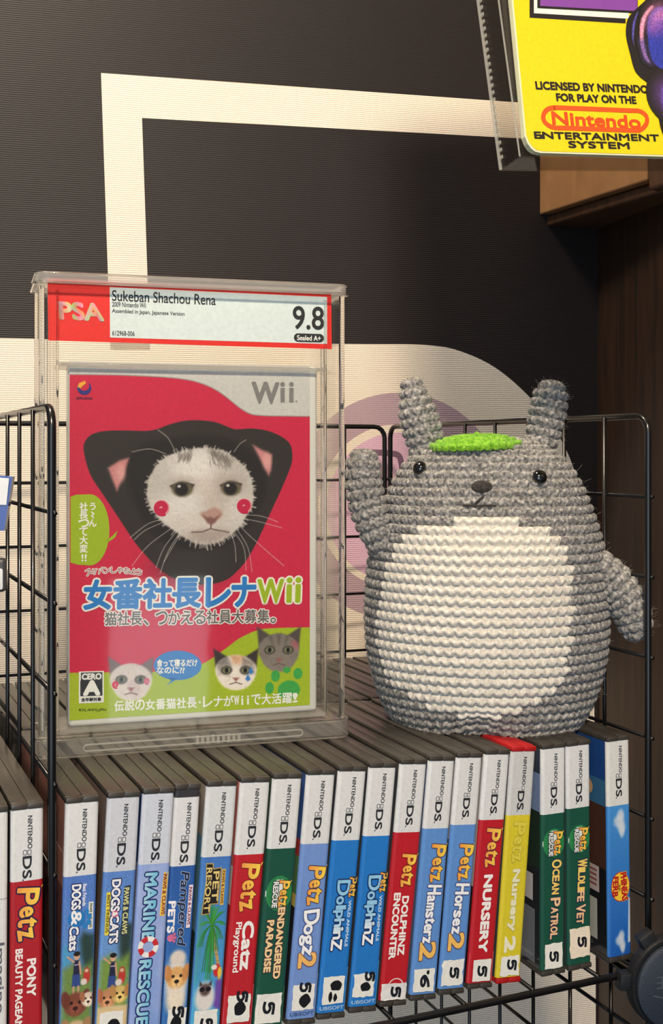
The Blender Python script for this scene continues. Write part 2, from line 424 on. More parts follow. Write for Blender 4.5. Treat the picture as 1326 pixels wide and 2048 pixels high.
# ------------------------------------------------------------------ wire baskets
TH = math.radians(23.3); RD = Vector((math.cos(TH), math.sin(TH), 0)); DD = Vector((-math.sin(TH), math.cos(TH), 0))
PL, PR = Vector((-0.1224, 0.5251, 0)), Vector((0.172, 0.652, 0))
ZT, ZB = 0.0195, -0.284
def grid(name, label, o, a, b, wa, wb, ua, ub, side=1, rf=0.0019, rw=0.00115, nub=True):
    """wire panel in the plane o + a*x + b*z: frame rod with round corners, wires along both"""
    root = empty(name, o); tag(root, label, 'wire panel', 'black wire grid panels of the baskets')
    n = a.cross(b).normalized(); R = 0.009
    fr = []
    for cx, cz, s0 in ((wa - R, R, -90), (wa - R, wb - R, 0), (R, wb - R, 90), (R, R, 180)):
        for k in range(5):
            t = math.radians(s0 + 22.5 * k); fr.append(a * (cx + R * math.cos(t)) + b * (cz + R * math.sin(t)))
    MB().tube(fr, rf, 10, True).build('frame', BLACK_WIRE, root, True)
    for x in ua: MB().tube([a * x + n * side * 0.0016, a * x + b * wb + n * side * 0.0016], rw, 6).build('wire', BLACK_WIRE, root, True)
    e = 0.003 if nub else 0.0
    for z in ub: MB().tube([a * -e + b * z - n * side * 0.0009, a * (wa + e) + b * z - n * side * 0.0009], rw, 6).build('cross_wire', BLACK_WIRE, root, True)
    return root
Zv = Vector((0, 0, 1)); zb0 = CZ + ZB; HH = ZT - ZB
step = [0.04 * k for k in range(1, 8)]
grid('wire_grid', 'black wire side panel dividing the left basket from the clear display case', PL + Zv * zb0, DD, Zv, 0.318, HH, step, [HH - 0.0465 - 0.0395 * k for k in range(6)], -1)
grid('wire_grid', 'black wire side panel at the right beside the plush toy arm', PR + Zv * zb0, DD, Zv, 0.318, HH, [x - 0.003 for x in step], [HH - 0.044 - 0.0437 * k for k in range(6)], -1)
BK = PL + DD * 0.322
LF = 0.3135
grid('wire_grid', 'black wire back panel behind the clear case and the plush toy', BK + RD * 0.004 + Zv * zb0, RD, Zv, LF, HH, [0.0415 + 0.0395 * k for k in range(7)], [HH - 0.0415 - 0.0445 * k for k in range(6)])
grid('wire_grid', 'black wire bottom panel under the row of game cases', PL + RD * 0.0046 + Zv * (CZ - 0.2766) - DD * 0.009, RD, DD, 0.3105, 0.318, [x - 0.003 for x in step], step, 1, nub=False)
grid('wire_grid', 'black wire side panel of the lower basket below the row of cases', PR + Zv * (zb0 - HH - 0.006), DD, Zv, 0.318, HH, [x - 0.009 for x in step], [0.044 * k + 0.01 for k in range(1, 7)], -1)
grid('wire_grid', 'black wire back panel of the left basket at the picture edge', BK - RD * 0.32 + Zv * zb0, RD, Zv, LF, HH, [0.0415 + 0.0395 * k for k in range(7)], [HH - 0.0415 - 0.0445 * k for k in range(6)])

# ------------------------------------------------------------------ game cases
ROW = Plane((0.0109, 0.5825, CZ), TH)
CASE_H, CASE_D, CASE_B = 0.1212, 0.137, CZ - 0.2737
RC = 0.0016
def wrap(W, H=CASE_H, eps=0.00012):
    h = W / 2 - RC - 0.0002
    def fn(u, v, l):
        d = abs(v) - h; e = eps + l; sg = 1 if v >= 0 else -1
        if d <= 0: return Vector((v, -e, H - u))
        a = min(d / RC, math.pi / 2)
        return Vector((sg * (h + (RC + e) * math.sin(a)), RC - (RC + e) * math.cos(a) + max(0, d - RC * math.pi / 2), H - u))
    return fn
def shell_mesh(W, H, D, material, parent):
    m = MB(); g = 0.00014
    m.box(-W / 2 + 0.0004, W / 2 - 0.0004, 0.0, D, 0.0005, H - 0.0005, 0.0012, 2)
    for z0, z1 in ((H - 0.0028, H), (0, 0.0028)):
        for x0, x1 in ((-W / 2 + 0.0001, -g), (g, W / 2 - 0.0001)):
            m.box(x0, x1, -0.0007, 0.0022, z0, z1 - 0.0001, 0.0007, 2)
            m.box(x0, x1, 0.0020, D, z0, z1 + 0.0001, 0.0006, 2)
    return m.build('case_shell', material, parent, angle=40)
def insert_mesh(W, H, bands, left, right, parent, D=CASE_D, top=2.8, bot=118.2):
    """paper wrapped round the spine: bands down the spine, plain cover colours on the two sides"""
    hw = (W / 2 - RC - 0.0002) * 1000; arc = RC * 1000 * math.pi / 2; side = (D - RC) * 1000 - 3
    cols = [-hw - arc - side, -hw - arc, -hw - arc * 0.66, -hw - arc * 0.33, -hw, hw, hw + arc * 0.33, hw + arc * 0.66, hw + arc, hw + arc + side]
    p = Print(wrap(W, H))
    for s0, s1, c in bands:
        for i in range(1, 8): p.poly([(s0, cols[i]), (s1, cols[i]), (s1, cols[i + 1]), (s0, cols[i + 1])], c, 0)
    for a, b, lst in ((cols[0], cols[1], left), (cols[8], cols[9], right)):
        for s0, s1, c in lst: p.poly([(s0, a), (s1, a), (s1, b), (s0, b)], c, 0)
    return p.build('paper_insert', SLEEVE, parent)

INKB = (44, 46, 52)
BANDW = (222, 224, 226)
def platform(fn, parent, s=5.7, small=False):
    p = Print(fn)
    p.text('NINTENDO', s + 7.1, 1.15, 14.2, 1.95, INKB, 2, 0.05, nd=6)
    for t in ((0.95, -0.95) if not small else (0.95,)):
        p.rrect(s + 14.7, t - 0.85, s + 16.9, t + 0.85, 0.45, (84, 88, 94), 2); p.rrect(s + 15.0, t - 0.55, s + 16.6, t + 0.55, 0.3, BANDW, 3)
    p.text('DS', s + 22.2, 0.0, 9.4, 3.7, INKB, 2, 0.16, nd=8)
    p.rect(s + 27.3, -2.0, s + 27.9, -1.4, INKB, 2)
    return p.build('platform_lettering', SLEEVE, parent)

YEL, ORA = np.array((252, 214, 84.)), np.array((244, 160, 78.))
def petz(p, s0, s1, t, h, outline=(70, 44, 60), layer=3, fill=None, ow=0.42):
    L = s1 - s0; x = s0
    for ch, fr, hh, dt, rot in (('P', 0.36, 1.0, 0.05, -6), ('e', 0.21, 0.60, -0.02, 5), ('t', 0.19, 0.84, 0.04, -4), ('z', 0.24, 0.66, -0.06, 8)):
        tc = t + dt * h
        g = fill or (lambda u, v, tc=tc: YEL + (ORA - YEL) * float(np.clip(0.5 - (v - tc) / (0.9 * h), 0, 1)))
        p.text(ch, x + fr * L / 2, tc, fr * L * 0.80, h * hh, g, layer, 0.20 * h / 5, rot, outline, ow, nd=9)
        x += fr * L
    # the small flame on top of the first letter
    p.poly([(s0 + 0.10 * L, t + 0.42 * h), (s0 + 0.0 * L, t + 0.78 * h), (s0 + 0.17 * L, t + 0.55 * h)], tuple(YEL) if fill is None else fill, layer + 1)
FIVE = [(0.95, 0.95), (0.30, 0.98), (0.22, 0.55), (0.50, 0.66), (0.75, 0.50), (0.72, 0.18), (0.42, 0.02), (0.05, 0.10)]
SIX = [(0.85, 0.95), (0.45, 0.80), (0.15, 0.40), (0.30, 0.05), (0.62, 0.05), (0.75, 0.30), (0.50, 0.48), (0.22, 0.32)]
def sticker(fn, parent, s0, s1, t0, t1, marks, color=(232, 232, 226), rough=0.25, tape=None, film=(200, 200, 200)):
    p = Print(fn); r = random.Random(int(s0 * 100 + t0 * 7))
    pts = []
    for (a, b), (c, d) in (((s0, t0), (s1, t0)), ((s1, t0), (s1, t1)), ((s1, t1), (s0, t1)), ((s0, t1), (s0, t0))):
        for k in range(6): pts.append((a + (c - a) * k / 6 + r.uniform(-rough, rough), b + (d - b) * k / 6 + r.uniform(-rough, rough)))
    p.poly(pts, color, 6)
    for kind, cs, ct, hs, ht in marks:
        if kind in ('5', '6'):
            P = spline([(cs + (x - 0.5) * hs, ct + (y - 0.5) * ht) for x, y in (FIVE if kind == '5' else SIX)], 5, False)
            p.stroke(P, 1.4, (22, 26, 36), 7)
        else:
            P = spline([(cs + hs / 2 * math.cos(a) * r.uniform(0.8, 1.1), ct + ht / 2 * math.sin(a) * r.uniform(0.8, 1.1)) for a in [k * 0.7 for k in range(9)]], 4)
            p.poly(P, (18, 18, 24), 8)
    return p.build('price_sticker', STICKER, parent)

def case(label, u_base, u_top, W, bands, left=None, right=None, shell=None, logo=5.7, small=False, y_off=0.0, draw=None, group='game cases in the front row', logo_on=True, lift=0.0):
    phi = math.asin(max(-1, min(1, (u_top - u_base) / 1000 / CASE_H)))
    o = ROW.o + ROW.r * (u_base / 1000); o.z = CASE_B + abs(math.sin(phi)) * W / 2
    root = empty('game_case', o + ROW.n * y_off, (0, phi, TH)); tag(root, label, 'game case', group)
    shell_mesh(W, CASE_H, CASE_D, shell or DARK_PLASTIC, root)
    cov = [(2.8, 118.2, (70, 74, 80))]
    insert_mesh(W, CASE_H, bands, left or cov, right or cov, root)
    fn = wrap(W)
    if logo_on: platform(fn, root, logo, small)
    if draw: draw(fn, root)
    return root
def half(W): return (W / 2 - RC) * 1000 + 1.0

def title(fn, root, f, name='title_lettering'):
    p = Print(fn); f(p); return p.build(name, SLEEVE, root)
def boy(cv, s, t, k):
    cv.fill([(s + 4.2 * k, t - 1.1 * k), (s + 11 * k, t - 1.5 * k), (s + 11 * k, t + 1.5 * k), (s + 4.2 * k, t + 1.2 * k)], (36, 38, 66), 0.3)      # shirt
    cv.stroke([(s + 4.8 * k, t - 1.2 * k), (s + 2.2 * k, t - 4.2 * k)], 0.8 * k, (206, 160, 130)); cv.stroke([(s + 5 * k, t + 1.2 * k), (s + 10.5 * k, t + 2 * k)], 0.8 * k, (206, 160, 130))
    cv.fill([(s + 10.6 * k, t - 1.7 * k), (s + 16 * k, t - 2.0 * k), (s + 16 * k, t + 2.0 * k), (s + 10.6 * k, t + 1.6 * k)], (52, 74, 140), 0.3)  # shorts
    for d in (-1.1, 1.1): cv.stroke([(s + 16 * k, t + d * k), (s + 19 * k, t + d * k)], 0.8 * k, (206, 160, 130))
    cv.ell(s + 2.4 * k, t, 1.7 * k, 1.35 * k, (214, 168, 138), 0.15); cv.ell(s + 1.3 * k, t, 1.1 * k, 1.5 * k, (30, 24, 24), 0.2)
    cv.stroke([(s + 6.2 * k, t - 0.8 * k), (s + 6.2 * k, t + 0.9 * k)], 0.5 * k, (190, 170, 190))
def girl(cv, s, t, k):
    cv.ell(s + 3.6 * k, t, 3.2 * k, 1.5 * k, (190, 60, 50), 0.2); cv.ell(s + 1 * k, t, 1.3 * k, 1.1 * k, (170, 70, 50), 0.2); cv.ell(s + 1.2 * k, t - .1, .8 * k, .8 * k, (226, 180, 150), 0.2)
    cv.ell(s + 6 * k, t - 1.2 * k, 1.4 * k, 1.4 * k, (226, 214, 206), 0.3)
def dog(cv, s, t, k, fur, dark, ear):
    cv.ell(s, t, 4.6 * k, 4.4 * k, fur, 0.18); cv.ell(s - 2.0 * k, t - 3.8 * k, 3.4 * k, 1.7 * k, ear, 0.2, rot=10); cv.ell(s - 2.0 * k, t + 3.8 * k, 3.4 * k, 1.7 * k, ear, 0.2, rot=-10)
    cv.ell(s + 1.6 * k, t, 2.4 * k, 2.0 * k, np.clip(np.array(fur) * 1.18, 0, 255), 0.4)
    for d in (-1.6, 1.6): cv.ell(s - 0.7 * k, t + d * k, 0.62 * k, 0.62 * k, (30, 20, 18), 0.3)
    cv.ell(s + 1.5 * k, t, 0.8 * k, 1.05 * k, dark, 0.2); cv.stroke([(s + 2.2 * k, t), (s + 3.2 * k, t)], 0.3 * k, dark)
def ubisoft(p, s, col): p.text('UBISOFT', s, 0, None, None, col) if False else None

# -- the white case and the red case left of the wire panel
def d_white(fn, r):
    def f(p):
        p.text('Imagine', 74, 3.6, 30, 4.0, (96, 100, 112), 2, 0.1)
        for k in range(5): p.stroke([(44, 1.6), (44 + 2.4 * math.cos(k * 1.257), 1.6 + 2.4 * math.sin(k * 1.257))], 0.5, (90, 94, 104), 2)
    title(fn, r, f)
case('white spined game case at the left picture edge, left of the red one', -171.4, -170.8, 0.0144, [(2.8, 40, (226, 226, 226)), (40, 40.5, (170, 172, 176)), (40.5, 118.2, (224, 224, 226))], logo_on=False, draw=d_white)
def d_pony(fn, r):
    def f(p):
        petz(p, 36.4, 59.6, -0.1, 9.0, (40, 26, 70), ow=0.6)
        p.text('PONY', 76, 2.1, 16, 3.6, (245, 240, 238), 2, 0.22)
        p.text('BEAUTY PAGEANT', 81.5, -3.2, 37, 2.9, (245, 240, 238), 2, 0.16)
        p.ring(108, 1.0, 2.6, 0.5, (240, 210, 205), 2)
    title(fn, r, f)
case('red spined game case in the left basket, beside the wire side panel', -156.3, -155.6, 0.0142, [(2.8, 33.8, BANDW), (33.8, 118.2, (176, 30, 40))], draw=d_pony)

# -- the main row
SKY = np.array((96, 140, 205.))
def pic(W, s0, s1, top, bot=None, step=0.26):
    h = half(W); cv = Canvas(s0, s1, -h, h, step, top)
    if bot is not None:
        t = ((cv.U - s0) / (s1 - s0))[..., None]; cv.C = np.asarray(top, float) * (1 - t) + np.asarray(bot, float) * t
    return cv
def d_dogs(fn, r):
    cv = pic(0.0150, 35, 118, (84, 122, 200), (110, 170, 214)); h = half(0.0150)
    cv.fill([(62, h), (60, 2.0), (63, 0.5), (70, 1.2), (78, 3), (80, h)], (42, 66, 62), 2.0); cv.fill([(66, -h), (66, -3.4), (74, -4.4), (74, -h)], (70, 160, 200), 3)
    cv.fill([(76, -h), (73, -2), (76, 2), (73, h), (119, h), (119, -h)], (112, 140, 72), 2.5); cv.grain(0.06)
    boy(cv, 68, -0.6, 0.98); girl(cv, 76, 4.0, 1.0)
    dog(cv, 91.5, -0.6, 1.15, (128, 70, 52), (60, 30, 30), (110, 56, 42)); dog(cv, 90, 5.0, 0.7, (226, 206, 186), (60, 30, 30), (170, 110, 80))
    dog(cv, 104, 0, 1.2, (210, 180, 140), (50, 36, 30), (170, 130, 90))
    cv.build('spine_picture', fn, SLEEVE, r, 1)
    def f(p):
        N = (36, 50, 110)
        p.text('DOGS', 44.2, -1.6, 10.8, 3.9, (244, 246, 250), 3, 0.2, 0, N, 0.5)
        p.disc(53.7, -1.2, 3.6, 3.9, (40, 120, 190), 5); p.text('&', 53.2, -1.4, 6.2, 4.2, (244, 246, 250), 6, 0.2)
        for a, b in ((51, 3.2), (53.2, 4.4), (55.8, 4.2), (57.2, 2.4)): p.disc(a, b, 1.25, 1.0, (40, 130, 200), 5)
        p.text('Cats', 62.2, -2.2, 10.5, 3.8, (244, 246, 250), 3, 0.2, 0, N, 0.5)
        p.text('Best Friends', 43.6, 2.0, 9.6, 1.6, (236, 240, 250), 3, 0.06)
        p.rect(47, 4.0, 59, 6.0, (236, 236, 230), 3); p.text('PAWS & CLAWS', 53, 5.0, 10.6, 1.1, (60, 80, 70), 4, 0.05)
    title(fn, r, f)
case('first game case right of the wire panel, blue spine with a brown dog', -135.1, -131.6, 0.0150, [(2.8, 35, BANDW), (35, 118.2, (90, 130, 205))], right=[(2.8, 118.2, (110, 150, 190))], left=[(2.8, 40, (170, 120, 110)), (40, 118.2, (120, 80, 80))], draw=d_dogs)
def d_dogs2(fn, r):
    h = half(0.0150); cv = pic(0.0150, 35.6, 118, (92, 134, 206), (126, 176, 222))
    cv.fill([(60, h), (58, 3.5), (62, 1), (70, 1.5), (78, 2.5), (80, h)], (44, 62, 58), 2.0)
    cv.fill([(75, -h), (72, -2), (75, 2), (72, h), (119, h), (119, -h)], (120, 150, 70), 2.5); cv.grain(0.06)
    boy(cv, 71.5, -1.0, 0.98); girl(cv, 78.5, 3.4, 1.1)
    dog(cv, 92, -2.6, 0.95, (196, 138, 96), (60, 40, 30), (180, 110, 76)); dog(cv, 90.5, 3.0, 0.85, (216, 186, 110), (50, 40, 30), (190, 140, 80))
    cv.fill([(95.5, -h), (95, 0), (95.5, h), (119, h), (119, -h)], (222, 196, 150), 1.0)
    cv.build('spine_picture', fn, SLEEVE, r, 1)
    def f(p):
        N = (30, 36, 84)
        p.text('DOGS CATS', 53.2, -1.4, 28, 3.7, (240, 240, 246), 3, 0.24, 0, N, 0.45)
        p.disc(54.3, -1.4, 1.5, 1.6, (214, 110, 150), 6); p.text('&', 54.3, -1.4, 1.8, 2.2, (250, 250, 250), 7, 0.1)
        p.poly([(42.5, 2.2), (64, 1.6), (65, 4.6), (42, 5.2)], (44, 56, 74), 3); p.text('PAWS & CLAWS', 53.4, 3.4, 20.5, 2.2, (214, 214, 150), 4, 0.12)
        p.rrect(44.4, -5.6, 63.6, -3.6, 0.6, (232, 214, 70), 3); p.text('BEST FRIENDS', 54, -4.6, 16.5, 1.2, (90, 80, 40), 4, 0.05)
    title(fn, r, f); sticker(fn, r, 97.6, 113, -5.6, 5.0, [('blob', 104.5, 0.8, 7, 7)])
case('game case with a torn white top edge, blue spine with two dogs', -119.7, -112.9, 0.0150, [(2.8, 35.6, (206, 210, 220)), (35.6, 118.2, (96, 138, 206))], draw=d_dogs2, left=[(2.8, 118.2, (130, 110, 100))])
def d_marine(fn, r):
    cv = pic(0.0150, 34.5, 118, (150, 172, 226), (128, 160, 222))
    for k in range(26): cv.ell(random.uniform(36, 110), random.uniform(-7, 7), random.uniform(4, 8), random.uniform(1.5, 3.5), (170, 184, 230), 0.8, 0.35)
    cv.build('spine_picture', fn, SLEEVE, r, 1)
    def f(p):
        g = lambda u, v: np.array((120, 196, 226)) * (0.5 + 0.5 * min(1, max(0, (v + 4) / 5))) + np.array((230, 240, 250)) * (0.5 - 0.5 * min(1, max(0, (v + 4) / 5)))
        p.text('MARINE', 53.5, -1.2, 30, 5.2, g, 3, 0.3, 0, (30, 46, 110), 0.62)
        p.text('RESCUE', 92, -1.6, 29, 5.2, g, 3, 0.3, 0, (30, 46, 110), 0.62)
        p.ring(71.5, -0.8, 3.6, 2.3, (240, 238, 236), 6)
        for k in range(4):
            a0 = k * math.pi / 2 + 0.5
            o = [(71.5 + q * math.cos(a0 + d), -0.8 + q * math.sin(a0 + d)) for q, ds in ((2.45, (-0.38, -0.13, 0.13, 0.38)), (4.75, (0.38, 0.13, -0.13, -0.38))) for d in ds]
            p.poly(o, (206, 44, 52), 7)
        p.poly([(38.5, 4.5), (58, 3.6), (58.4, 5.8), (38.5, 6.6)], (236, 200, 90), 3); p.text('PAWS & CLAWS', 48.4, 5.15, 18, 1.5, (150, 60, 40), 4, 0.08)
        p.rect(97.5, -6.6, 107, 6.8, (176, 190, 226), 2)
    title(fn, r, f)
case('pale periwinkle game case with a red and white lifebuoy on its spine', -104.5, -96.9, 0.0150, [(2.8, 34.5, (206, 212, 226)), (34.5, 118.2, (146, 170, 226))], left=[(2.8, 34, (40, 70, 130)), (34, 118.2, (150, 160, 190))], draw=d_marine)
def d_pamper(fn, r):
    h = half(0.0126); cv = pic(0.0126, 37.7, 118, (44, 92, 168), (60, 120, 190))
    cv.ell(90, -0.2, 12, 5.2, (232, 226, 216), 0.4); dog(cv, 88.5, 0, 1.12, (224, 172, 110), (34, 26, 26), (206, 142, 84)); cv.ell(99, 0, 6, 4.2, (240, 226, 206), 0.5); cv.ell(79.5, 0, 3.4, 3.6, (226, 214, 204), 0.3)
    cv.grain(0.04); cv.build('spine_picture', fn, SLEEVE, r, 1)
    def f(p):
        p.text('Pampered', 57, 0.5, 33, 5.0, (34, 40, 66), 3, 0.12, 0, (170, 190, 226), 0.22, skew=0.25)
        p.text('PETS', 60.5, -4.2, 14, 2.8, (244, 240, 244), 4, 0.22); p.disc(70, -4.0, 1.7, 1.5, (214, 110, 150), 4)
        for a, b in ((68.4, -2.4), (70, -1.9), (71.6, -2.4)): p.disc(a, b, 0.7, 0.6, (214, 110, 150), 4)
        p.poly([(46.5, 3.2), (66, 2.8), (66, 4.6), (46.5, 5.0)], (240, 226, 236), 6); p.text('PAWS & CLAWS', 56, 3.9, 17, 1.3, (130, 50, 90), 7, 0.06)
    title(fn, r, f); sticker(fn, r, 102.5, 116, -3.4, 5.2, [('5', 104, 1.4, 6, 4.5), ('blob', 109, 0.6, 7, 5)])
case('slim royal blue game case with a golden puppy on its spine', -90.3, -82.9, 0.0126, [(2.8, 6.4, (54, 54, 58)), (6.4, 37.7, (222, 224, 228)), (37.7, 118.2, (48, 96, 172))], draw=d_pamper, logo=9.0, y_off=0.0015)
def d_resort(fn, r):
    h = half(0.0150); cv = pic(0.0150, 35.2, 118, (70, 120, 196), (76, 178, 220))
    cv.fill([(58, -h), (64, -4), (92, -h)], (70, 140, 90), 4, 0.6)
    cv.stroke(spline([(66, -0.3), (76, 2.0), (88, 4.8), (100, 5.6)], 6, False), 1.3, (196, 160, 96)); 
    for k in range(10): cv.stroke([(68 + 3 * k, 0.2 + k * 0.55), (68.4 + 3 * k, 1.4 + k * 0.55)], 0.35, (150, 116, 64))
    for a, L in ((-2.9, 9), (-2.2, 10), (-1.55, 9), (-0.9, 16), (-0.45, 24), (-0.2, 26), (0.05, 22), (0.3, 13), (0.8, 10), (1.5, 9), (2.2, 9), (2.8, 8)):
        tip = (66 + L * math.cos(a), -0.2 + min(7.5, L * 0.55) * math.sin(a) + 0.05 * L)
        mid = ((66 + tip[0]) / 2 - 1.2, (tip[1] - 0.2) / 2 * 1.3)
        sp = spline([(66, -0.2), mid, tip], 8, False)
        for q in (-0.7, 0, 0.7): cv.stroke([(x, y + q * i / 10) for i, (x, y) in enumerate(sp)], 0.55, (40 + 30 * random.random(), 116 + 50 * random.random(), 52), 0.9)
    cv.ell(87.5, 3.8, 3.0, 1.7, (206, 44, 44), 0.25); cv.ell(88.5, 5.2, 2.4, 1.0, (240, 200, 70), 0.3); cv.ell(86, 2.4, 1.2, 1.4, (236, 226, 220), 0.3)
    cv.fill([(92, 3.6), (104, 3.0), (106, h), (92, h)], (110, 76, 170), 1.0)
    cv.ell(99.5, -1.2, 7, 4.6, (226, 220, 216), 0.3); cv.ell(96, -1.2, 2.8, 2.6, (92, 74, 70), 0.35)
    for d in (-1.5, 1.5): cv.ell(95.7, -1.2 + d, 1.1, 1.25, (26, 18, 24), 0.15); cv.fill([(91.6, -1.2 + d * 1.9), (93.8, -1.2 + d * 0.8), (94.4, -1.2 + d * 2.0)], (84, 70, 68), 0.3)
    cv.build('spine_picture', fn, SLEEVE, r, 1)
    def f(p):
        p.poly([(37.8, -5.2), (46, -4.7), (61.6, -5.8), (61.2, -1.8), (57, -1.4), (57, 2.0), (40, 2.6), (40.5, -1.2), (38, -1.6)], (190, 160, 90), 3)
        p.poly([(38.3, -4.8), (46, -4.3), (61.1, -5.3), (60.8, -2.2), (56.5, -1.8), (56.5, 1.6), (40.5, 2.1), (41, -1.6), (38.5, -2.0)], (32, 28, 28), 4)
        p.text('PET', 48.6, 0.1, 13.5, 2.8, (232, 206, 130), 5, 0.1); p.text('RESORT', 50, -3.4, 20, 2.6, (232, 206, 130), 5, 0.1)
        p.rect(41, 2.8, 57.5, 4.6, (226, 186, 84), 3); p.text('PAWS & CLAWS', 49.2, 3.7, 15, 1.2, (110, 60, 30), 4, 0.05)
    title(fn, r, f); sticker(fn, r, 105.2, 118, -5.6, 5.4, [('5', 111.5, 0.4, 6, 5)])
case('game case with a palm tree and a cat in sunglasses on its spine', -76.0, -66.8, 0.0150, [(2.8, 35.2, (216, 220, 224)), (35.2, 118.2, (76, 130, 200))], left=[(2.8, 26, (150, 140, 130)), (26, 70, (90, 130, 150)), (70, 118.2, (40, 60, 60))], draw=d_resort)
RED, GRN = (190, 32, 44), (26, 82, 66)
def d_catz(fn, r):
    def f(p):
        petz(p, 40, 62.4, 0.2, 8.6, (120, 40, 30), ow=0.35)
        p.text('Catz', 78.5, 1.9, 22, 5.2, (246, 244, 242), 3, 0.35); p.text('Playground', 79, -3.3, 23, 3.6, (246, 244, 242), 3, 0.12)
        p.rect(97, -7, 118, 7, (206, 96, 104), 2); p.text('UBISOFT', 115.8, 0, 11, 1.4, (190, 130, 134), 3, 0.05, 90)
    title(fn, r, f); sticker(fn, r, 101, 113.6, -5.4, 5.6, [('5', 102, 1.4, 6, 4.6), ('blob', 107.5, 0.6, 7, 6)])
case('red spined game case right of the palm tree case, its sticker blotted black', -60.4, -50.4, 0.0150, [(2.8, 36.3, BANDW), (36.3, 118.2, RED)], left=[(2.8, 42, (200, 120, 110)), (42, 60, (220, 210, 205)), (60, 118.2, (150, 40, 44))], draw=d_catz)
def rescue(p, s, R=7.6):
    p.disc(s, 0, R, 6.6, (44, 132, 78), 2); p.rect(s - 1.5, -6.6, s + 1.5, 1, (226, 232, 226), 3); p.rect(s - 6.4, -1.8, s + 6.8, 1.8, (226, 232, 226), 3)
    petz(p, s - 6, s + 6.4, 2.2, 5.2, (60, 50, 30), 4, ow=0.3); p.text('RESCUE', s + 0.6, -1.9, 12, 2.5, (240, 240, 240), 6, 0.15, 0, (24, 54, 44), 0.4)
GOLD = lambda u, v: np.array((246, 226, 120)) if v > 0.6 else np.array((246, 206, 140))
def d_endang(fn, r):
    def f(p):
        rescue(p, 56.5, 8.2)
        p.text('ENDANGERED', 79.8, 2.0, 33, 3.2, (248, 214, 160), 6, 0.22, 0, (84, 54, 60), 0.34, skew=-0.05); p.text('PARADISE', 81, -3.0, 24, 3.2, (248, 214, 160), 6, 0.22, 0, (84, 54, 60), 0.34)
        p.rect(100.5, -7, 118, 7, (70, 112, 98), 2)
    title(fn, r, f); sticker(fn, r, 103.2, 117, -6.6, 5.6, [('5', 110, -0.6, 7, 5)])
case('dark green spined game case between a red one and a periwinkle one', -44.7, -34.2, 0.0150, [(2.8, 35.6, BANDW), (35.6, 118.2, GRN)], draw=d_endang, left=[(2.8, 118.2, (70, 90, 80))])
PERI, SKB = (116, 150, 214), (38, 122, 204)
def d_dogz(fn, r):
    def f(p):
        petz(p, 46, 64.4, 1.2, 8.2, (84, 60, 70), ow=0.4)
        for k, ch in enumerate('Dogz'): p.text(ch, 70.4 + 5.0 * k + (0.6 if k else 0), (1.0, -0.4, -1.4, -0.2)[k], (6.6, 4.6, 4.6, 4.4)[k], (7.6, 4.2, 6.0, 4.6)[k], (246, 248, 252), 3, 0.3, (4, -4, 3, -6)[k], (70, 84, 140), 0.5)
        p.text('2', 90.6, 0.4, 6.6, 8.6, (244, 190, 110), 5, 0.4, 0, (120, 84, 90), 0.4)
        p.rect(97.5, -7, 118, 7, (126, 150, 196), 2); p.text('UBISOFT', 115.9, 0, 12, 1.6, (64, 84, 130), 3, 0.05, 90)
    title(fn, r, f); sticker(fn, r, 102, 114, -5.6, 5.6, [('5', 103.5, 0.6, 5.4, 5), ('blob', 109.5, 0.8, 6.4, 6)])
case('periwinkle game case with a blotted sticker, right of the dark green one', -27.9, -16.9, 0.0150, [(2.8, 35.6, BANDW), (35.6, 118.2, PERI)], draw=d_dogz, left=[(2.8, 34, (60, 90, 150)), (34, 42, (170, 60, 60)), (42, 60, (90, 130, 80)), (60, 66, (200, 180, 90)), (66, 118.2, (40, 40, 44))])
def dolph(p):
    g = lambda u, v: (np.array((150, 206, 240)) if u < 72 else np.array((150, 206, 240)) * max(0, 1 - (u - 72) / 10) + np.array((244, 248, 252)) * min(1, (u - 72) / 10))
    for k, (ch, w, h, t) in enumerate((('D', 7.0, 6.4, 0.5), ('o', 3.6, 3.6, -0.8), ('l', 1.6, 5.0, 0.0), ('p', 3.6, 4.8, -1.4), ('h', 3.6, 5.0, -0.2), ('i', 1.5, 4.8, -0.3), ('n', 3.6, 3.6, -1.0), ('Z', 5.0, 5.4, -0.6))):
        x = (59.2, 65.2, 68.6, 71.8, 75.9, 78.9, 81.8, 86.4)[k] - 0.5
        p.text(ch, x, t, w, h, g, 4, 0.25, 0, (24, 52, 110), 0.6)
    petz(p, 53.6, 63.2, 5.0, 3.8, (60, 60, 70), 8, ow=0.28)
    p.text('WILD ANIMALS', 76, 4.6, 22, 1.4, (214, 232, 248), 3, 0.08)
    p.rect(97, -7, 118, 7, (84, 150, 210), 2); p.text('UBISOFT', 116, 0, 12.4, 1.7, (176, 206, 232), 3, 0.05, 90)
def d_dol1(fn, r):
    title(fn, r, dolph); sticker(fn, r, 101, 114, -5.6, 5.4, [('blob', 105.5, 1.0, 5, 6.4), ('blob', 110.5, -1.4, 5, 2), ('blob', 111, 1.2, 4, 2)])
case('sky blue game case with two stacked ink smudges on its sticker', -12.4, -0.3, 0.0150, [(2.8, 36, BANDW), (36, 118.2, SKB)], draw=d_dol1)
def d_dol2(fn, r):
    title(fn, r, dolph); sticker(fn, r, 102.6, 113.6, -6.0, 4.8, [('5', 104, 2.2, 5.4, 4.4), ('blob', 108.8, 0.2, 4.6, 6)], rough=0.5)
case('sky blue game case with one oval smudge below the 5 on its sticker', 4.4, 16.0, 0.0150, [(2.8, 36, BANDW), (36, 118.2, SKB)], draw=d_dol2)
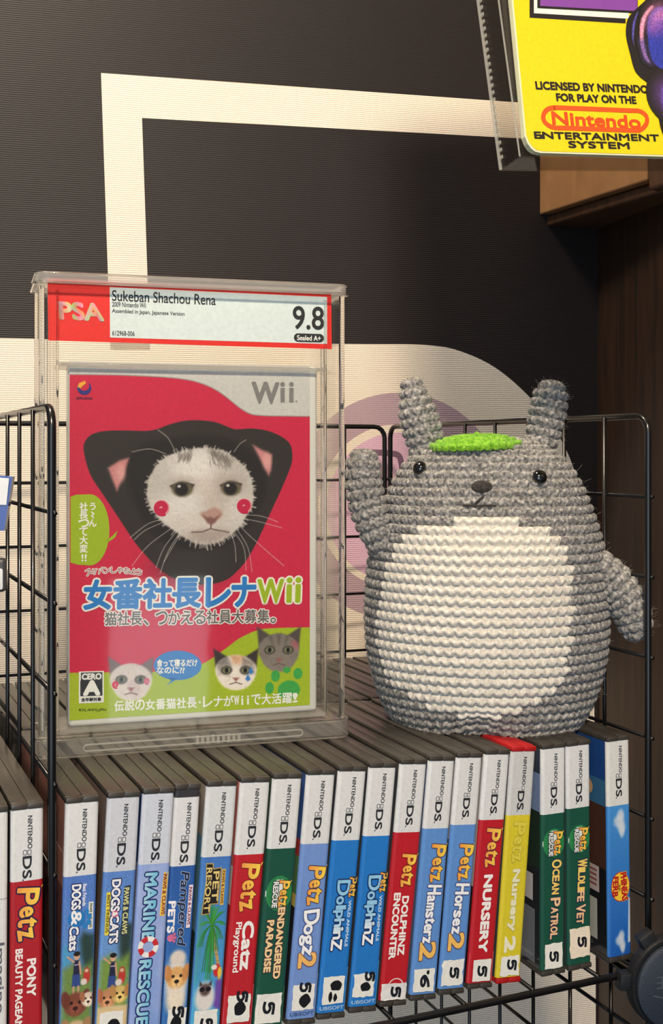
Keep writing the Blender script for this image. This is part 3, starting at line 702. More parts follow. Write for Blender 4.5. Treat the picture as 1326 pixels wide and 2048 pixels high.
def d_enc(fn, r):
    def f(p):
        petz(p, 46.8, 62.8, 1.4, 7.4, (120, 40, 30), ow=0.35)
        p.text('DOLPHINZ', 82, 1.8, 28.5, 3.4, (246, 242, 240), 3, 0.24); p.text('ENCOUNTER', 82, -2.9, 32, 3.4, (246, 242, 240), 3, 0.24)
        p.ring(112, 0.6, 4.2, 0.5, (240, 226, 224), 3)
    title(fn, r, f); sticker(fn, r, 110, 118, -6.8, 6.4, [('5', 114.2, 0.8, 6, 4.6)], color=(226, 226, 226))
case('red game case with two title lines, right of the two sky blue ones', 20.8, 32.9, 0.0150, [(2.8, 36.3, BANDW), (36.3, 118.2, RED)], draw=d_enc)
def serif_pets(p, word, s0, s1, s2, s3):
    petz(p, s0, s1, 1.6, 7.6, (84, 64, 80), ow=0.4)
    n = len(word); L = (s2 - s1 - 1.2); ws = [1.5] + [1.25 if c == 'm' else 0.8 if c in 'rt' else 1.0 for c in word[1:]]; x = s1 + 1.4
    for k, ch in enumerate(word):
        wd = L * ws[k] / sum(ws); tall = k == 0 or ch in 't'
        p.text(ch, x + wd / 2, (1.6 if k == 0 else 0.9 if tall else 0.0) - k * 0.12, wd * 0.82, 7.4 if k == 0 else 5.0 if tall else 3.9, (246, 248, 252), 3, 0.3, -3, (70, 84, 140), 0.48); x += wd
    p.text('2', (s2 + s3) / 2, 0.3, s3 - s2 + 0.6, 8.4, (246, 196, 104), 6, 0.4, 0, (110, 76, 90), 0.42)
def d_ham(fn, r):
    title(fn, r, lambda p: serif_pets(p, 'Hamsterz', 44, 62.8, 93, 100.8)); sticker(fn, r, 105.6, 117, -6.0, 5.4, [('6', 112, 0.4, 8, 4.6), ('blob', 107.5, 1.6, 2.4, 1.6)])
case('light blue game case with a 6 on its sticker', 37.4, 48.8, 0.0150, [(2.8, 36.4, BANDW), (36.4, 118.2, (96, 146, 214))], draw=d_ham, left=[(2.8, 118.2, (90, 110, 140))])
def d_hor(fn, r):
    title(fn, r, lambda p: serif_pets(p, 'Horsez', 46, 64.2, 91, 98.6)); sticker(fn, r, 104, 116.6, -6.2, 5.6, [('5', 110.4, 0.6, 6.6, 4.4)], rough=0.4)
case('light blue game case with a plain 5, left of the red single title case', 53.5, 64.7, 0.0150, [(2.8, 36.5, BANDW), (36.5, 118.2, (96, 146, 214))], draw=d_hor, left=[(2.8, 44, (150, 150, 150)), (44, 80, (60, 60, 50)), (80, 118.2, (30, 30, 34))])
def d_nur(fn, r):
    def f(p):
        petz(p, 40, 59.8, 0.6, 7.8, (110, 36, 70), ow=0.4); p.text('NURSERY', 83.4, 0.1, 38.6, 4.6, (248, 246, 244), 3, 0.4)
        p.rect(103, -7, 118, 7, (206, 110, 116), 2)
    title(fn, r, f); sticker(fn, r, 106.4, 117.4, -4.8, 5.6, [('5', 112.4, 0.6, 6.4, 4.6)], rough=0.1)
case('red game case with one bold title line, left of the yellow one', 69.9, 81.0, 0.0150, [(2.8, 36, BANDW), (36, 118.2, RED)], draw=d_nur, left=[(2.8, 70, (176, 172, 170)), (70, 118.2, (34, 34, 38))])
def d_nur2(fn, r):
    def f(p):
        petz(p, 38.6, 59.6, 0.0, 7.0, (186, 172, 60), ow=0.3, fill=(224, 210, 74)); p.text('Nursery', 79, -0.2, 31, 5.0, (238, 236, 204), 3, 0.3, 0, (206, 196, 120), 0.3); p.text('2', 101.4, -0.6, 7.4, 5.8, (242, 240, 214), 3, 0.5)
    title(fn, r, f); sticker(fn, r, 107.6, 117.4, -5.4, 5.4, [('5', 112, 1.2, 6.4, 4.6)], rough=0.5)
case('yellow spined game case in a red plastic shell', 86.9, 96.6, 0.0150, [(2.8, 35.5, (206, 208, 208)), (35.5, 118.2, (220, 204, 52))], shell=mat('red_moulded_plastic', (176, 30, 32), 0.4, bump=0.15, bscale=1500), draw=d_nur2, small=True)
def rescue_case(word, a, b):
    def f(p):
        rescue(p, 52.2, 7.4); n = len(word); x = a; ws = [1.5 if (i == 0 or word[i - 1] == ' ') else 0.45 if c == ' ' else 0.55 if c == 'I' else 1.0 for i, c in enumerate(word)]
        for i, c in enumerate(word):
            wd = (b - a) * ws[i] / sum(ws)
            if c != ' ': p.text(c, x + wd / 2, 1.4 - 1.6 * (i / n) + (0.3 if ws[i] > 1 else 0), wd * 0.84, 5.6 if ws[i] > 1 else 4.1, (248, 214, 110) if i < n / 2 else (246, 200, 150), 6, 0.22, -4, (60, 50, 84), 0.36)
            x += wd
    return f
def d_ocean(fn, r):
    title(fn, r, rescue_case('OCEAN PATROL', 60.8, 102.4)); sticker(fn, r, 104.6, 117.6, -5.4, 5.6, [('5', 111.6, 0.2, 6.6, 4.6)], color=(236, 234, 226), rough=0.3)
    p = Print(wrap(0.0150)); 
    hw = half(0.0150) + 1.6
    p.rect(70, -hw - 30, 84, -hw - 6, (206, 200, 200), 1); p.rect(88, -hw - 26, 116, -hw - 4, (120, 124, 130), 1); p.build('back_cover_print', SLEEVE, r)
case('dark green game case just right of the yellow one, with a gap between', 114.3, 114.8, 0.0150, [(2.8, 37, BANDW), (37, 118.2, GRN)], draw=d_ocean, left=[(2.8, 16, (60, 70, 84)), (16, 36, (130, 150, 190)), (36, 66, (40, 56, 44)), (66, 118.2, (40, 42, 46))])
def d_wild(fn, r):
    title(fn, r, rescue_case('WILDLIFE VET', 62.8, 97)); sticker(fn, r, 99, 114.6, -6.2, 6.2, [('5', 106.8, 1.2, 6.6, 4.6)], color=(238, 224, 204), rough=0.3)
case('dark green game case second from the right end of the row', 131.0, 130.2, 0.0150, [(2.8, 35.7, BANDW), (35.7, 118.2, GRN)], draw=d_wild)
def d_sky(fn, r):
    h = half(0.0150); cv = pic(0.0150, 37.5, 118.2, (70, 146, 216), (34, 96, 184))
    for a, b, k in ((46, 0.4, 1.0), (110, 0.2, 0.8)):
        for q, w in ((0, 3.2), (-3, 2.2), (3.4, 2.4), (5.6, 1.6)): cv.ell(a + q * k, b + (q % 2) * 1.2 - .6, 3.2 * k, w * k, (214, 222, 232), 0.5, 0.85)
    cv.fill([(88, h), (88, 5.6), (112, 5.0), (112, h)], (214, 226, 238), 0.5)
    cv.build('spine_picture', fn, SLEEVE, r, 1)
    def f(p):
        p.disc(81.2, 0.3, 8.0, 6.0, (206, 60, 40), 3); p.disc(81.2, 0.3, 7.5, 5.6, (246, 206, 60), 4)
        p.text('PHINEAS', 81.4, 2.6, 15, 3.6, (186, 30, 36), 5, 0.25, 4, (246, 206, 60), 0.2); p.text('AND', 81.6, -0.4, 3.6, 1.4, (150, 80, 30), 5, 0.08); p.text('FERB', 80.8, -3.0, 10.4, 3.2, (186, 30, 36), 5, 0.25, -3)
    title(fn, r, f)
    p = Print(wrap(0.0150)); q = -half(0.0150) - 1.6
    p.rect(2.8, q - 130, 24, q, (36, 76, 140), 1); p.rect(24, q - 130, 38, q, (60, 110, 150), 1); p.rect(38, q - 130, 72, q, (78, 50, 40), 1); p.disc(30, q - 18, 5, 7, (214, 170, 130), 2); p.rect(40, q - 28, 56, q - 16, (150, 34, 34), 2)
    p.rect(72, q - 22, 86, q - 6, (196, 182, 176), 2); p.rect(90, q - 24, 112, q - 8, (186, 186, 176), 2); p.rect(92, q - 21, 108, q - 19, (120, 120, 112), 3)
    for k in range(4): p.rect(74 + 2.6 * k, q - 20, 75.2 + 2.6 * k, q - 8, (150, 90, 90), 3)
    p.build('back_cover_print', SLEEVE, r)
case('sky blue game case with clouds and a yellow oval title, last at the right end', 157.1, 155.6, 0.0150, [(2.8, 37.5, (222, 222, 220)), (37.5, 118.2, (60, 130, 206))], left=[(2.8, 118.2, (26, 26, 30))], draw=d_sky)

# -- the back row: only tops show
proto = None
for k in range(18):
    u = -133.6 + 16.3 * k; ph = 0.045
    o = ROW.o + ROW.r * (u / 1000) + ROW.n * 0.1425; o.z = CASE_B + math.sin(ph) * 0.0076
    if proto is None:
        proto = empty('game_case', o, (0, ph, TH)); shell_mesh(0.0150, CASE_H, CASE_D, DARK_PLASTIC, proto)
        insert_mesh(0.0150, CASE_H, [(2.8, 36, BANDW), (36, 118.2, (150, 150, 156))], [(2.8, 118.2, (80, 80, 84))], [(2.8, 118.2, (80, 80, 84))], proto)
        c = proto
    else:
        c = proto.copy(); COL.objects.link(c); c.location = o
        for ch in proto.children:
            d = ch.copy(); COL.objects.link(d); d.parent = c
    tag(c, 'charcoal game case in the back row, only its dark top showing behind the front row', 'game case', 'game cases in the back row')
for k in range(2):
    c = proto.copy(); COL.objects.link(c); o = ROW.o + ROW.r * (-0.1560 - 0.0165 * k) + ROW.n * (0.150 - 0.004 * k); o.z = CASE_B; c.location = o; c.rotation_euler = (0, 0.0, TH)
    for ch in proto.children:
        d = ch.copy(); COL.objects.link(d); d.parent = c
    tag(c, ('charcoal game case behind the red spined one in the left basket', 'charcoal game case behind the white spined one in the left basket')[k], 'game case', 'game cases in the left basket')

# ------------------------------------------------------------------ clear display case with the graded box inside
SY = math.radians(17.2)
SZ0 = CZ - 0.1512
SL = Plane((-0.1449, 0.5865, SZ0), SY)                      # front face of the foot
SW, SD, SH = 0.1622, 0.044, 0.2395
slab = empty('display_case', SL.o, (0, 0, SY)); tag(slab, 'clear acrylic display case with a red grading label, standing on the game cases', 'display case')
ACR = clear('clear_acrylic', (0.992, 0.992, 0.985), 1.25); RIM = rim_clear('moulded_clear_acrylic'); SIDE = clear('clear_acrylic_side', (0.985, 0.985, 0.98), 1.3); EDGE = rim_clear('polished_acrylic_edge', (0.97, 0.97, 0.96), 0.35)
bx0, bx1, by0, by1 = 0.0028, SW - 0.0028, 0.003, SD - 0.003
t = 0.0018
MB().box(bx0, bx1, by0, by0 + t, 0.008, SH - 0.0045, 0.0006).build('front_panel', ACR, slab)
MB().box(bx0, bx1, by1 - t, by1, 0.008, SH - 0.0045, 0.0006).build('back_panel', ACR, slab)
for nm, x0, x1 in (('side_wall', bx0, bx0 + t), ('side_wall', bx1 - t, bx1)):
    MB().box(x0, x1, by0 + t + 0.0001, by1 - t - 0.0001, 0.008, SH - 0.0045, 0.0004).build(nm, SIDE, slab)
def frame_ring(x0, x1, y0, y1, z0, z1, r, th):
    """rectangular rim with round corners: outer wall th thick"""
    m = MB(); n = 6
    def loop(x0, x1, y0, y1, r):
        out = []
        for cx, cy, a0 in ((x1 - r, y0 + r, -90), (x1 - r, y1 - r, 0), (x0 + r, y1 - r, 90), (x0 + r, y0 + r, 180)):
            for k in range(n + 1):
                a = math.radians(a0 + 90 * k / n); out.append((cx + r * math.cos(a), cy + r * math.sin(a)))
        return out
    O, I = loop(x0, x1, y0, y1, r), loop(x0 + th, x1 - th, y0 + th, y1 - th, max(0.0006, r - th))
    L = []
    for pts, z in ((O, z0 + 0.0006), (O, z1 - 0.0006), ([(a * 0.9 + b * 0.1, c * 0.9 + d * 0.1) for (a, c), (b, d) in zip(O, I)], z1), (I, z1), (I, z0), ([(a * 0.9 + b * 0.1, c * 0.9 + d * 0.1) for (a, c), (b, d) in zip(O, I)], z0)):
        L.append([m.bm.verts.new((x, y, z)) for x, y in pts])
    k = len(O)
    for i in range(6):
        A, B = L[i], L[(i + 1) % 6]
        for j in range(k): m.bm.faces.new((A[j], A[(j + 1) % k], B[(j + 1) % k], B[j]))
    return m
m = frame_ring(0.0004, SW - 0.0004, 0.0004, SD - 0.0004, SH - 0.0052, SH, 0.007, 0.0023); m.build('lid_rim', RIM, slab, angle=35)
MB().box(0.003, SW - 0.003, 0.003, SD - 0.003, SH - 0.0040, SH - 0.0026, 0.0004).build('lid_top', ACR, slab)
m = frame_ring(0, SW, 0, SD, 0.0, 0.0095, 0.006, 0.0022); m.build('foot_rim', rim_clear('moulded_clear_foot', (0.98, 0.98, 0.97), 0.13), slab, angle=35)
MB().box(0.003, SW - 0.003, 0.003, SD - 0.003, 0.0070, 0.0084, 0.0004).build('foot_plate', ACR, slab)
fr = [(0.025 + 0.0016 * math.cos(a) , -0.0003, 0.0045 + 0.0016 * math.sin(a)) for a in [math.radians(90 + 22.5 * k) for k in range(9)]] + [(SW - 0.028 + 0.0016 * math.cos(a), -0.0003, 0.0045 + 0.0016 * math.sin(a)) for a in [math.radians(-90 + 22.5 * k) for k in range(9)]]
MB().tube(fr, 0.00045, 6, True).build('foot_slot', EDGE, slab, True)
m = MB()
for k in range(9):
    x = SW * 0.49 + 0.0027 * k
    m.box(x, x + 0.0016, -0.0006, 0.0, 0.0022 + (k % 2) * 0.0006, 0.0068 - (k % 3) * 0.0006, 0.0002)
m.build('snap_teeth', EDGE, slab)
for x in (0.0065, 0.0096, SW - 0.0112, SW - 0.0078): MB().box(x, x + 0.0015, by0 + 0.003, by1 - 0.003, 0.009, SH - 0.008, 0.0004).build('inner_rail', SIDE, slab)
MB().box(0.0118, SW - 0.0118, 0.0060, by1 - 0.003, 0.1938, 0.1956, 0.0005).build('inner_shelf', RIM, slab)
MB().box(0.0118, SW - 0.0118, 0.0060, by1 - 0.003, 0.0108, 0.0126, 0.0005).build('inner_floor', RIM, slab)

GLASS = solid_clear('polished_solid_acrylic', (250, 249, 246), 0.015, 1.42)
for x in (0.0034, SW - 0.0034):
    for y in (0.0048, SD - 0.0048): MB().box(x - 0.0014, x + 0.0014, y - 0.0014, y + 0.0014, 0.0096, SH - 0.0054, 0.0009, 3).build('corner_post', GLASS, slab, angle=50)
for x in (0.0112, SW - 0.0120): MB().box(x - 0.0006, x + 0.0006, by0 + 0.0024, by0 + 0.0050, 0.0128, SH - 0.008, 0.0004, 2).build('inner_rib', GLASS, slab, angle=50)
def hoop(name, z, r, e=0.0, ins=0.0):
    pts = []
    for cx, cy, a0 in ((SW - 0.006 - ins, 0.006 + ins, -90), (SW - 0.006 - ins, SD - 0.006 - ins, 0), (0.006 + ins, SD - 0.006 - ins, 90), (0.006 + ins, 0.006 + ins, 180)):
        for k in range(6):
            a = math.radians(a0 + 18 * k); pts.append((cx + (0.006 + e) * math.cos(a), cy + (0.006 + e) * math.sin(a), z))
    MB().tube(pts, r, 8, True).build(name, GLASS, slab, True)
hoop('foot_edge_bead', 0.0094, 0.0006); hoop('foot_edge_bead', 0.0010, 0.0006); hoop('lid_edge_bead', SH - 0.0051, 0.0006); hoop('lid_edge_bead', SH - 0.0004, 0.0006, 0, 0.0006)
MB().box(0.013, SW - 0.013, by0 + 0.0022, by0 + 0.0040, 0.1942, 0.1954, 0.0004, 2).build('inner_rib', GLASS, slab, angle=50)
# grading label
LB = Plane(SL.o + SL.n * 0.0075, SY)
def loc_fn(y0): return lambda u, v, l: Vector((u, y0 - l, v))
def ptext(p, PLN, body, a, b, hpx, color, layer, grow=0.0, **k):
    """text whose left and right middle points are picture points a and b, hpx high"""
    (u0, v0), (u1, v1) = PLN.uv(*a), PLN.uv(*b); mx, my = (a[0] + b[0]) / 2, (a[1] + b[1]) / 2
    h = abs(PLN.uv(mx, my - hpx / 2)[1] - PLN.uv(mx, my + hpx / 2)[1])
    p.text(body, (u0 + u1) / 2, (v0 + v1) / 2, math.hypot(u1 - u0, v1 - v0), h, color, layer, grow, math.degrees(math.atan2(v1 - v0, u1 - u0)), **k)
lab = empty('grading_label', (0, 0, 0)); lab.parent = slab; lab['label'] = 'red and white printed grading label'
lp = Print(loc_fn(0.0075))
q = LB.uvs([(95, 558), (662.4, 585), (663.5, 698.5), (96.6, 681)])
lq = q
lp.poly(q, (226, 34, 26), 1)
lp.poly(LB.uvs([(219.4, 574.4), (654, 594), (654, 688), (220, 675)]), (216, 230, 232), 2)
lp.build('label_card', PAPER, lab)
lp = Print(loc_fn(0.0075)); DK = (30, 32, 36)
ptext(lp, LB, 'Sukeban Shachou Rena', (224, 591), (431, 600), 21, DK, 4, 0.06)
ptext(lp, LB, '2009 Nintendo Wii', (224, 608.5), (291.6, 611), 9.5, DK, 4, 0.03)
ptext(lp, LB, 'Assembled in Japan, Japanese Version', (224, 622.5), (368.7, 629), 10, DK, 4, 0.03)
ptext(lp, LB, '612968-006', (224.5, 666), (269, 667.5), 9.5, DK, 4, 0.03)
ptext(lp, LB, '9.8', (586, 635), (647, 637), 45, DK, 4, 0.25)
a, b = LB.uv(587.5, 675), LB.uv(647.5, 678); hh = abs(LB.uv(617, 668)[1] - LB.uv(617, 685)[1]) / 2
lp.rrect(a[0], a[1] - hh, b[0], a[1] + hh, hh * 0.99, DK, 4)
ptext(lp, LB, 'Sealed A+', (594, 675.5), (641, 677), 10, (232, 236, 236), 5, 0.08)
lp.build('label_lettering', PAPER, lab)
lp = Print(loc_fn(0.0075))
foil = lambda u, v: np.array((214, 176, 150)) + 40 * np.array((math.sin(u * 0.9), math.sin(u * 0.7 + 2), math.sin(u * 0.8 + v + 4)))
ptext(lp, LB, 'PSA', (119, 621), (205, 625), 33, foil, 4, 0.55, skew=-0.12)
lp.build('label_foil_logo', mat('holographic_foil', (200, 170, 150), 0.25) if False else ink('foil_ink', 0.25, 0.6), lab)

# the sealed box inside
WD = 0.0105
WP = Plane(SL.o + SL.n * WD, SY)
q = WP.uvs([(136, 718), (635, 735), (635.5, 1424), (137, 1454)])
wx0, wx1 = (q[0][0] + q[3][0]) / 2000, (q[1][0] + q[2][0]) / 2000
wz0, wz1 = (q[2][1] + q[3][1]) / 2000, (q[0][1] + q[1][1]) / 2000
box = empty('sealed_game_box', SL.o + SL.r * wx0 + SL.n * WD + Vector((0, 0, wz0)), (0, 0, SY))
tag(box, 'crimson game box with a white cat in a black hood, inside the clear case', 'game box')
WW, WH = wx1 - wx0, wz1 - wz0
MB().box(0, WW, 0.0, 0.0145, 0, WH, 0.0022, 3).build('case_shell', mat('milky_white_plastic', (222, 222, 218), 0.25, coat=0.4, noise=0.02), box, angle=40)
def cu(px, py): u, v = WP.uv(px, py); return (u - wx0 * 1000, v - wz0 * 1000)
def c2(pts): return [cu(120 + x / 2.502, 700 + y / 2.502) for x, y in pts]
def c3(pts): return [cu(120 + x / 2.502, 1100 + y / 2.502) for x, y in pts]
cfn = lambda u, v, l: Vector((u, -0.0001 - l, v))
e0, e1 = cu(139, 1100)[0], cu(619.5, 1100)[0]; f0, f1 = cu(140, 1441)[1], cu(140, 722)[1]
cv = Canvas(e0, e1, f0, f1, 0.3, (206, 40, 74))
CR = (210, 38, 72)
cv.fill(c2(spline([(45, 122), (300, 126), (520, 136), (640, 150), (720, 172), (790, 206), (850, 250), (900, 290), (960, 322), (1050, 330)], 5, False) + [(1300, 333), (1300, -60), (-20, -60), (-20, 122)]), (204, 204, 202))
edge = c2(spline([(45, 122), (300, 126), (520, 136), (640, 150), (720, 172), (790, 206), (850, 250), (900, 290), (960, 322), (1050, 330)], 5, False) + [(1300, 333)])
cv.stroke(edge, 0.5, (150, 146, 146))
cv.fill(c3(spline([(-10, 615), (250, 612), (470, 608), (640, 596), (720, 565), (780, 528), (840, 484), (900, 440), (980, 404), (1060, 391), (1290, 386)], 5, False) + [(1300, 1000), (-20, 1000)]), (166, 190, 40))
# the black hood shape and the cat
hood = c2(spline([(118, 500), (130, 450), (165, 420), (230, 405), (330, 403), (430, 405), (490, 395), (540, 375), (620, 355), (700, 352), (780, 362), (840, 385), (880, 397), (960, 393), (1040, 405), (1110, 435), (1150, 470), (1162, 520), (1155, 580), (1110, 690), (1050, 820), (990, 950), (940, 1040), (900, 1092), (840, 1145), (760, 1171), (680, 1173), (600, 1156), (530, 1121), (470, 1071), (380, 970), (300, 850), (220, 730), (150, 620)], 4))
cv.fill(hood, (52, 46, 44))
cv.ell(*c2([(650, 1080)])[0], 16, 9, (62, 58, 54), 0.9, 0.6); 
cv.fill(c2(spline([(330, 560), (420, 470), (560, 440), (760, 430), (900, 470), (1000, 560), (1030, 700), (960, 860), (860, 960), (640, 1000), (470, 930), (390, 800), (340, 680)], 5)), (36, 32, 32), 2.5, 0.8)
for P in ([(240, 590), (300, 552), (345, 540), (322, 620), (285, 705), (262, 650)], [(965, 476), (1010, 500), (1060, 524), (1056, 600), (1044, 628), (1008, 560)]):
    cv.fill(c2(P), (206, 138, 140), 1.2)
    cx = sum(a for a, b in P) / 6; cy = sum(b for a, b in P) / 6
    cv.ell(*c2([(cx + 12, cy + 8)])[0], 2.2, 4, (226, 168, 166), 0.7, 0.8)
face = spline([(640, 497), (700, 488), (780, 493), (850, 520), (920, 580), (958, 650), (970, 720), (958, 790), (930, 835), (900, 885), (850, 930), (800, 962), (740, 976), (680, 970), (620, 940), (560, 898), (500, 850), (455, 790), (433, 730), (440, 660), (470, 590), (520, 540), (580, 512)], 6)
r = random.Random(3)
fur = [(700 + (x - 700) * (1 + r.uniform(-0.012, 0.016)), 730 + (y - 730) * (1 + r.uniform(-0.012, 0.016))) for x, y in face]
old = cv.C.copy(); cv.fill(c2(fur), (196, 190, 184), 0.7)
cv.ell(*c2([(690, 590)])[0], 15, 11, (228, 224, 221), 0.8); cv.ell(*c2([(560, 800)])[0], 10, 9, (220, 215, 211), 0.8); cv.ell(*c2([(870, 800)])[0], 8, 8, (214, 208, 204), 0.8)
cv.ell(*c2([(700, 880)])[0], 15, 7, (214, 206, 201), 0.8); cv.ell(*c2([(890, 600)])[0], 7, 8, (190, 182, 178), 0.9, 0.7); cv.ell(*c2([(500, 640)])[0], 6, 9, (196, 190, 186), 0.9, 0.6)
cv.ell(*c2([(800, 720)])[0], 5, 14, (188, 176, 170), 0.9, 0.6); cv.ell(*c2([(640, 760)])[0], 8, 6, (226, 222, 219), 0.9, 0.8); cv.ell(*c2([(750, 955)])[0], 14, 5, (164, 152, 146), 0.9, 0.7)
for P, c in (([(600, 524), (662, 494), (652, 545), (640, 552), (598, 548)], (120, 112, 108)), (spline([(738, 497), (800, 506), (852, 545), (850, 588), (815, 562), (770, 540)], 4), (98, 90, 86))):
    cv.fill(c2(P), c, 1.5, 0.6)
    for k in range(26):
        x = r.uniform(min(a for a, b in P), max(a for a, b in P)); y = r.uniform(min(b for a, b in P), max(b for a, b in P)) - 6
        cv.stroke(c2([(x, y), (x + (x - 705) * 0.12, y + 26)]), 0.4, c, 0.6)
for k in range(260):
    x = r.uniform(440, 965); y = r.uniform(492, 968)
    if ((x - 703) / 258) ** 2 + ((y - 732) / 236) ** 2 < 0.95:
        dx, dy = x - 745, y - 830; L = math.hypot(dx, dy) + 1
        cv.stroke(c2([(x, y), (x + dx / L * 18, y + dy / L * 18)]), 0.34, (240, 237, 234) if k % 2 else (166, 158, 152), 0.32)
cv.masked(old, c2(fur), 0.9)
for k in range(150):   # hair tips round the face
    a = r.uniform(0, 2 * math.pi); q = face[int(a / (2 * math.pi) * len(face)) % len(face)]; q = (q[0] + r.uniform(-8, 8), q[1] + r.uniform(-8, 8))
    dx, dy = q[0] - 705, q[1] - 720; L = math.hypot(dx, dy); g = r.uniform(8, 20) * (1.5 if dy > 120 else 0.8)
    cv.stroke(c2([(q[0] - dx / L * 14, q[1] - dy / L * 14), (q[0] + dx / L * g * 0.7 + r.uniform(-4, 4), q[1] + dy / L * g * 0.7)]), 0.6, (206, 200, 196), 0.6)
# eye sockets, eyes
for cx, cy, rx, ry, dx in ((612, 696, 46, 29, -1), (856, 692, 40, 28, 1)):
    cv.ell(*c2([(cx - 4 * dx, cy - 24)])[0], 6.6, 3.6, (178, 164, 156), 0.9, 0.8)
    cv.fill(c2([(cx - rx - 16, cy - 14), (cx - rx * 0.4, cy - ry), (cx + rx * 0.5, cy - ry), (cx + rx + 14, cy - 20), (cx + rx * 0.9, cy + ry * 0.4), (cx + rx * 0.3, cy + ry), (cx - rx * 0.5, cy + ry * 0.9), (cx - rx * 0.9, cy + ry * 0.2)]), (54, 48, 44), 0.7)
    cv.ell(*c2([(cx, cy)])[0], 5.4, 4.0, (104, 96, 76), 0.25); cv.ell(*c2([(cx - 4, cy)])[0], 3.5, 3.4, (36, 32, 32), 0.25)
    cv.ell(*c2([(cx - 16, cy - 14)])[0], 0.9, 0.7, (210, 206, 200), 0.4)
    cv.stroke(c2([(cx - rx - 14, cy - 16), (cx - rx * 0.3, cy - ry - 2), (cx + rx * 0.6, cy - ry), (cx + rx + 12, cy - 22)]), 0.7, (70, 60, 56), 0.8)
cv.fill(c2([(690, 640), (735, 620), (765, 690), (800, 800), (720, 800), (705, 720)]), (208, 190, 182), 4, 0.5)
cv.fill(c2(spline([(700, 818), (730, 806), (770, 788), (806, 806), (812, 828), (790, 848), (765, 872), (740, 868), (720, 842)], 4)), (184, 146, 138), 1.0)
cv.fill(c2([(712, 826), (740, 838), (752, 834), (770, 842), (802, 824), (776, 862), (758, 874), (738, 864)]), (116, 78, 74), 0.8, 0.8)
cv.stroke(c2([(756, 870), (754, 892)]), 0.7, (110, 86, 80)); cv.fill(c2(spline([(650, 915), (700, 902), (750, 900), (810, 905), (850, 918), (800, 940), (740, 948), (690, 935)], 4)), (172, 156, 150), 2.2, 0.7)
cv.stroke(c2([(660, 912), (710, 910), (754, 894), (800, 904), (846, 912)]), 0.7, (100, 80, 76), 0.8)
for P in ([(540, 840), (440, 870), (350, 940)], [(540, 852), (430, 900), (370, 950)], [(560, 890), (440, 980), (360, 1080)], [(590, 900), (520, 990), (480, 1090)], [(605, 905), (540, 1010), (500, 1120)], [(610, 910), (560, 990), (520, 1060)], [(900, 825), (1000, 830), (1090, 860)], [(900, 840), (1000, 860), (1110, 890)], [(890, 870), (960, 940), (1120, 1080)], [(880, 890), (940, 990), (960, 1110)], [(865, 900), (920, 990), (930, 1100)], [(850, 905), (875, 980), (880, 1060)], [(530, 520), (450, 495), (360, 510)], [(575, 505), (540, 440), (490, 400)], [(870, 510), (900, 470), (930, 450)]):
    cv.stroke(c2(spline(P, 5, False)), 0.32, (214, 208, 206), 0.75)
# the three small cats
def kitty(cx, cy, rx, ry, col, earcol, patches, tilt=0):
    for sx in (-1, 1):
        cv.fill(c3([(cx + sx * rx * 0.25, cy - ry * 0.75), (cx + sx * rx * 1.08, cy - ry * 1.32), (cx + sx * rx * 0.98, cy - ry * 0.2)]), earcol, 0.8)
    old = cv.C.copy(); hd = c3(spline([(cx + rx * math.cos(a) * (1.0 - 0.06 * math.sin(3 * a)), cy + ry * math.sin(a)) for a in [k * math.pi / 7 for k in range(14)]], 4)); cv.fill(hd, col, 0.8)
    for P, c, al in patches: cv.fill(c3([(cx + x * rx, cy + y * ry) for x, y in P]), c, 1.4, al)
    cv.ell(*c3([(cx, cy + ry * 0.45)])[0], rx * 0.19, ry * 0.12, np.clip(np.array(col) * 1.12, 0, 255), 0.7, 0.7)
    cv.masked(old, hd, 0.8)
    for k in range(40):
        a = r.uniform(0, 6.28); q = r.uniform(0.3, 0.95); x, y = cx + rx * q * math.cos(a), cy + ry * q * math.sin(a)
        cv.stroke(c3([(x, y), (x + rx * 0.12 * math.cos(a), y + ry * 0.12 * math.sin(a))]), 0.35, np.clip(np.array(col) * (1.12 if k % 2 else 0.8), 0, 255), 0.4)
    for sx in (-1, 1):
        cv.ell(*c3([(cx + sx * rx * 0.45, cy - ry * 0.12)])[0], 2.9, 2.2, (60, 54, 50), 0.3); cv.ell(*c3([(cx + sx * rx * 0.45, cy - ry * 0.12)])[0], 2.1, 1.6, (136, 140, 110), 0.3); cv.ell(*c3([(cx + sx * rx * 0.45, cy - ry * 0.12)])[0], 1.0, 1.3, (24, 22, 22), 0.3)
    cv.fill(c3([(cx - rx * 0.16, cy + ry * 0.30), (cx + rx * 0.16, cy + ry * 0.30), (cx, cy + ry * 0.52)]), (150, 96, 92), 0.7)
    cv.stroke(c3([(cx - rx * 0.3, cy + ry * 0.66), (cx, cy + ry * 0.56), (cx + rx * 0.3, cy + ry * 0.66)]), 0.5, (110, 84, 80))
kitty(355, 660, 106, 96, (206, 198, 196), (120, 104, 106), [([(-0.2, 0.0), (0.35, -0.2), (0.5, 0.5), (0.2, 0.9), (-0.1, 0.6)], (150, 110, 116), 0.7)])
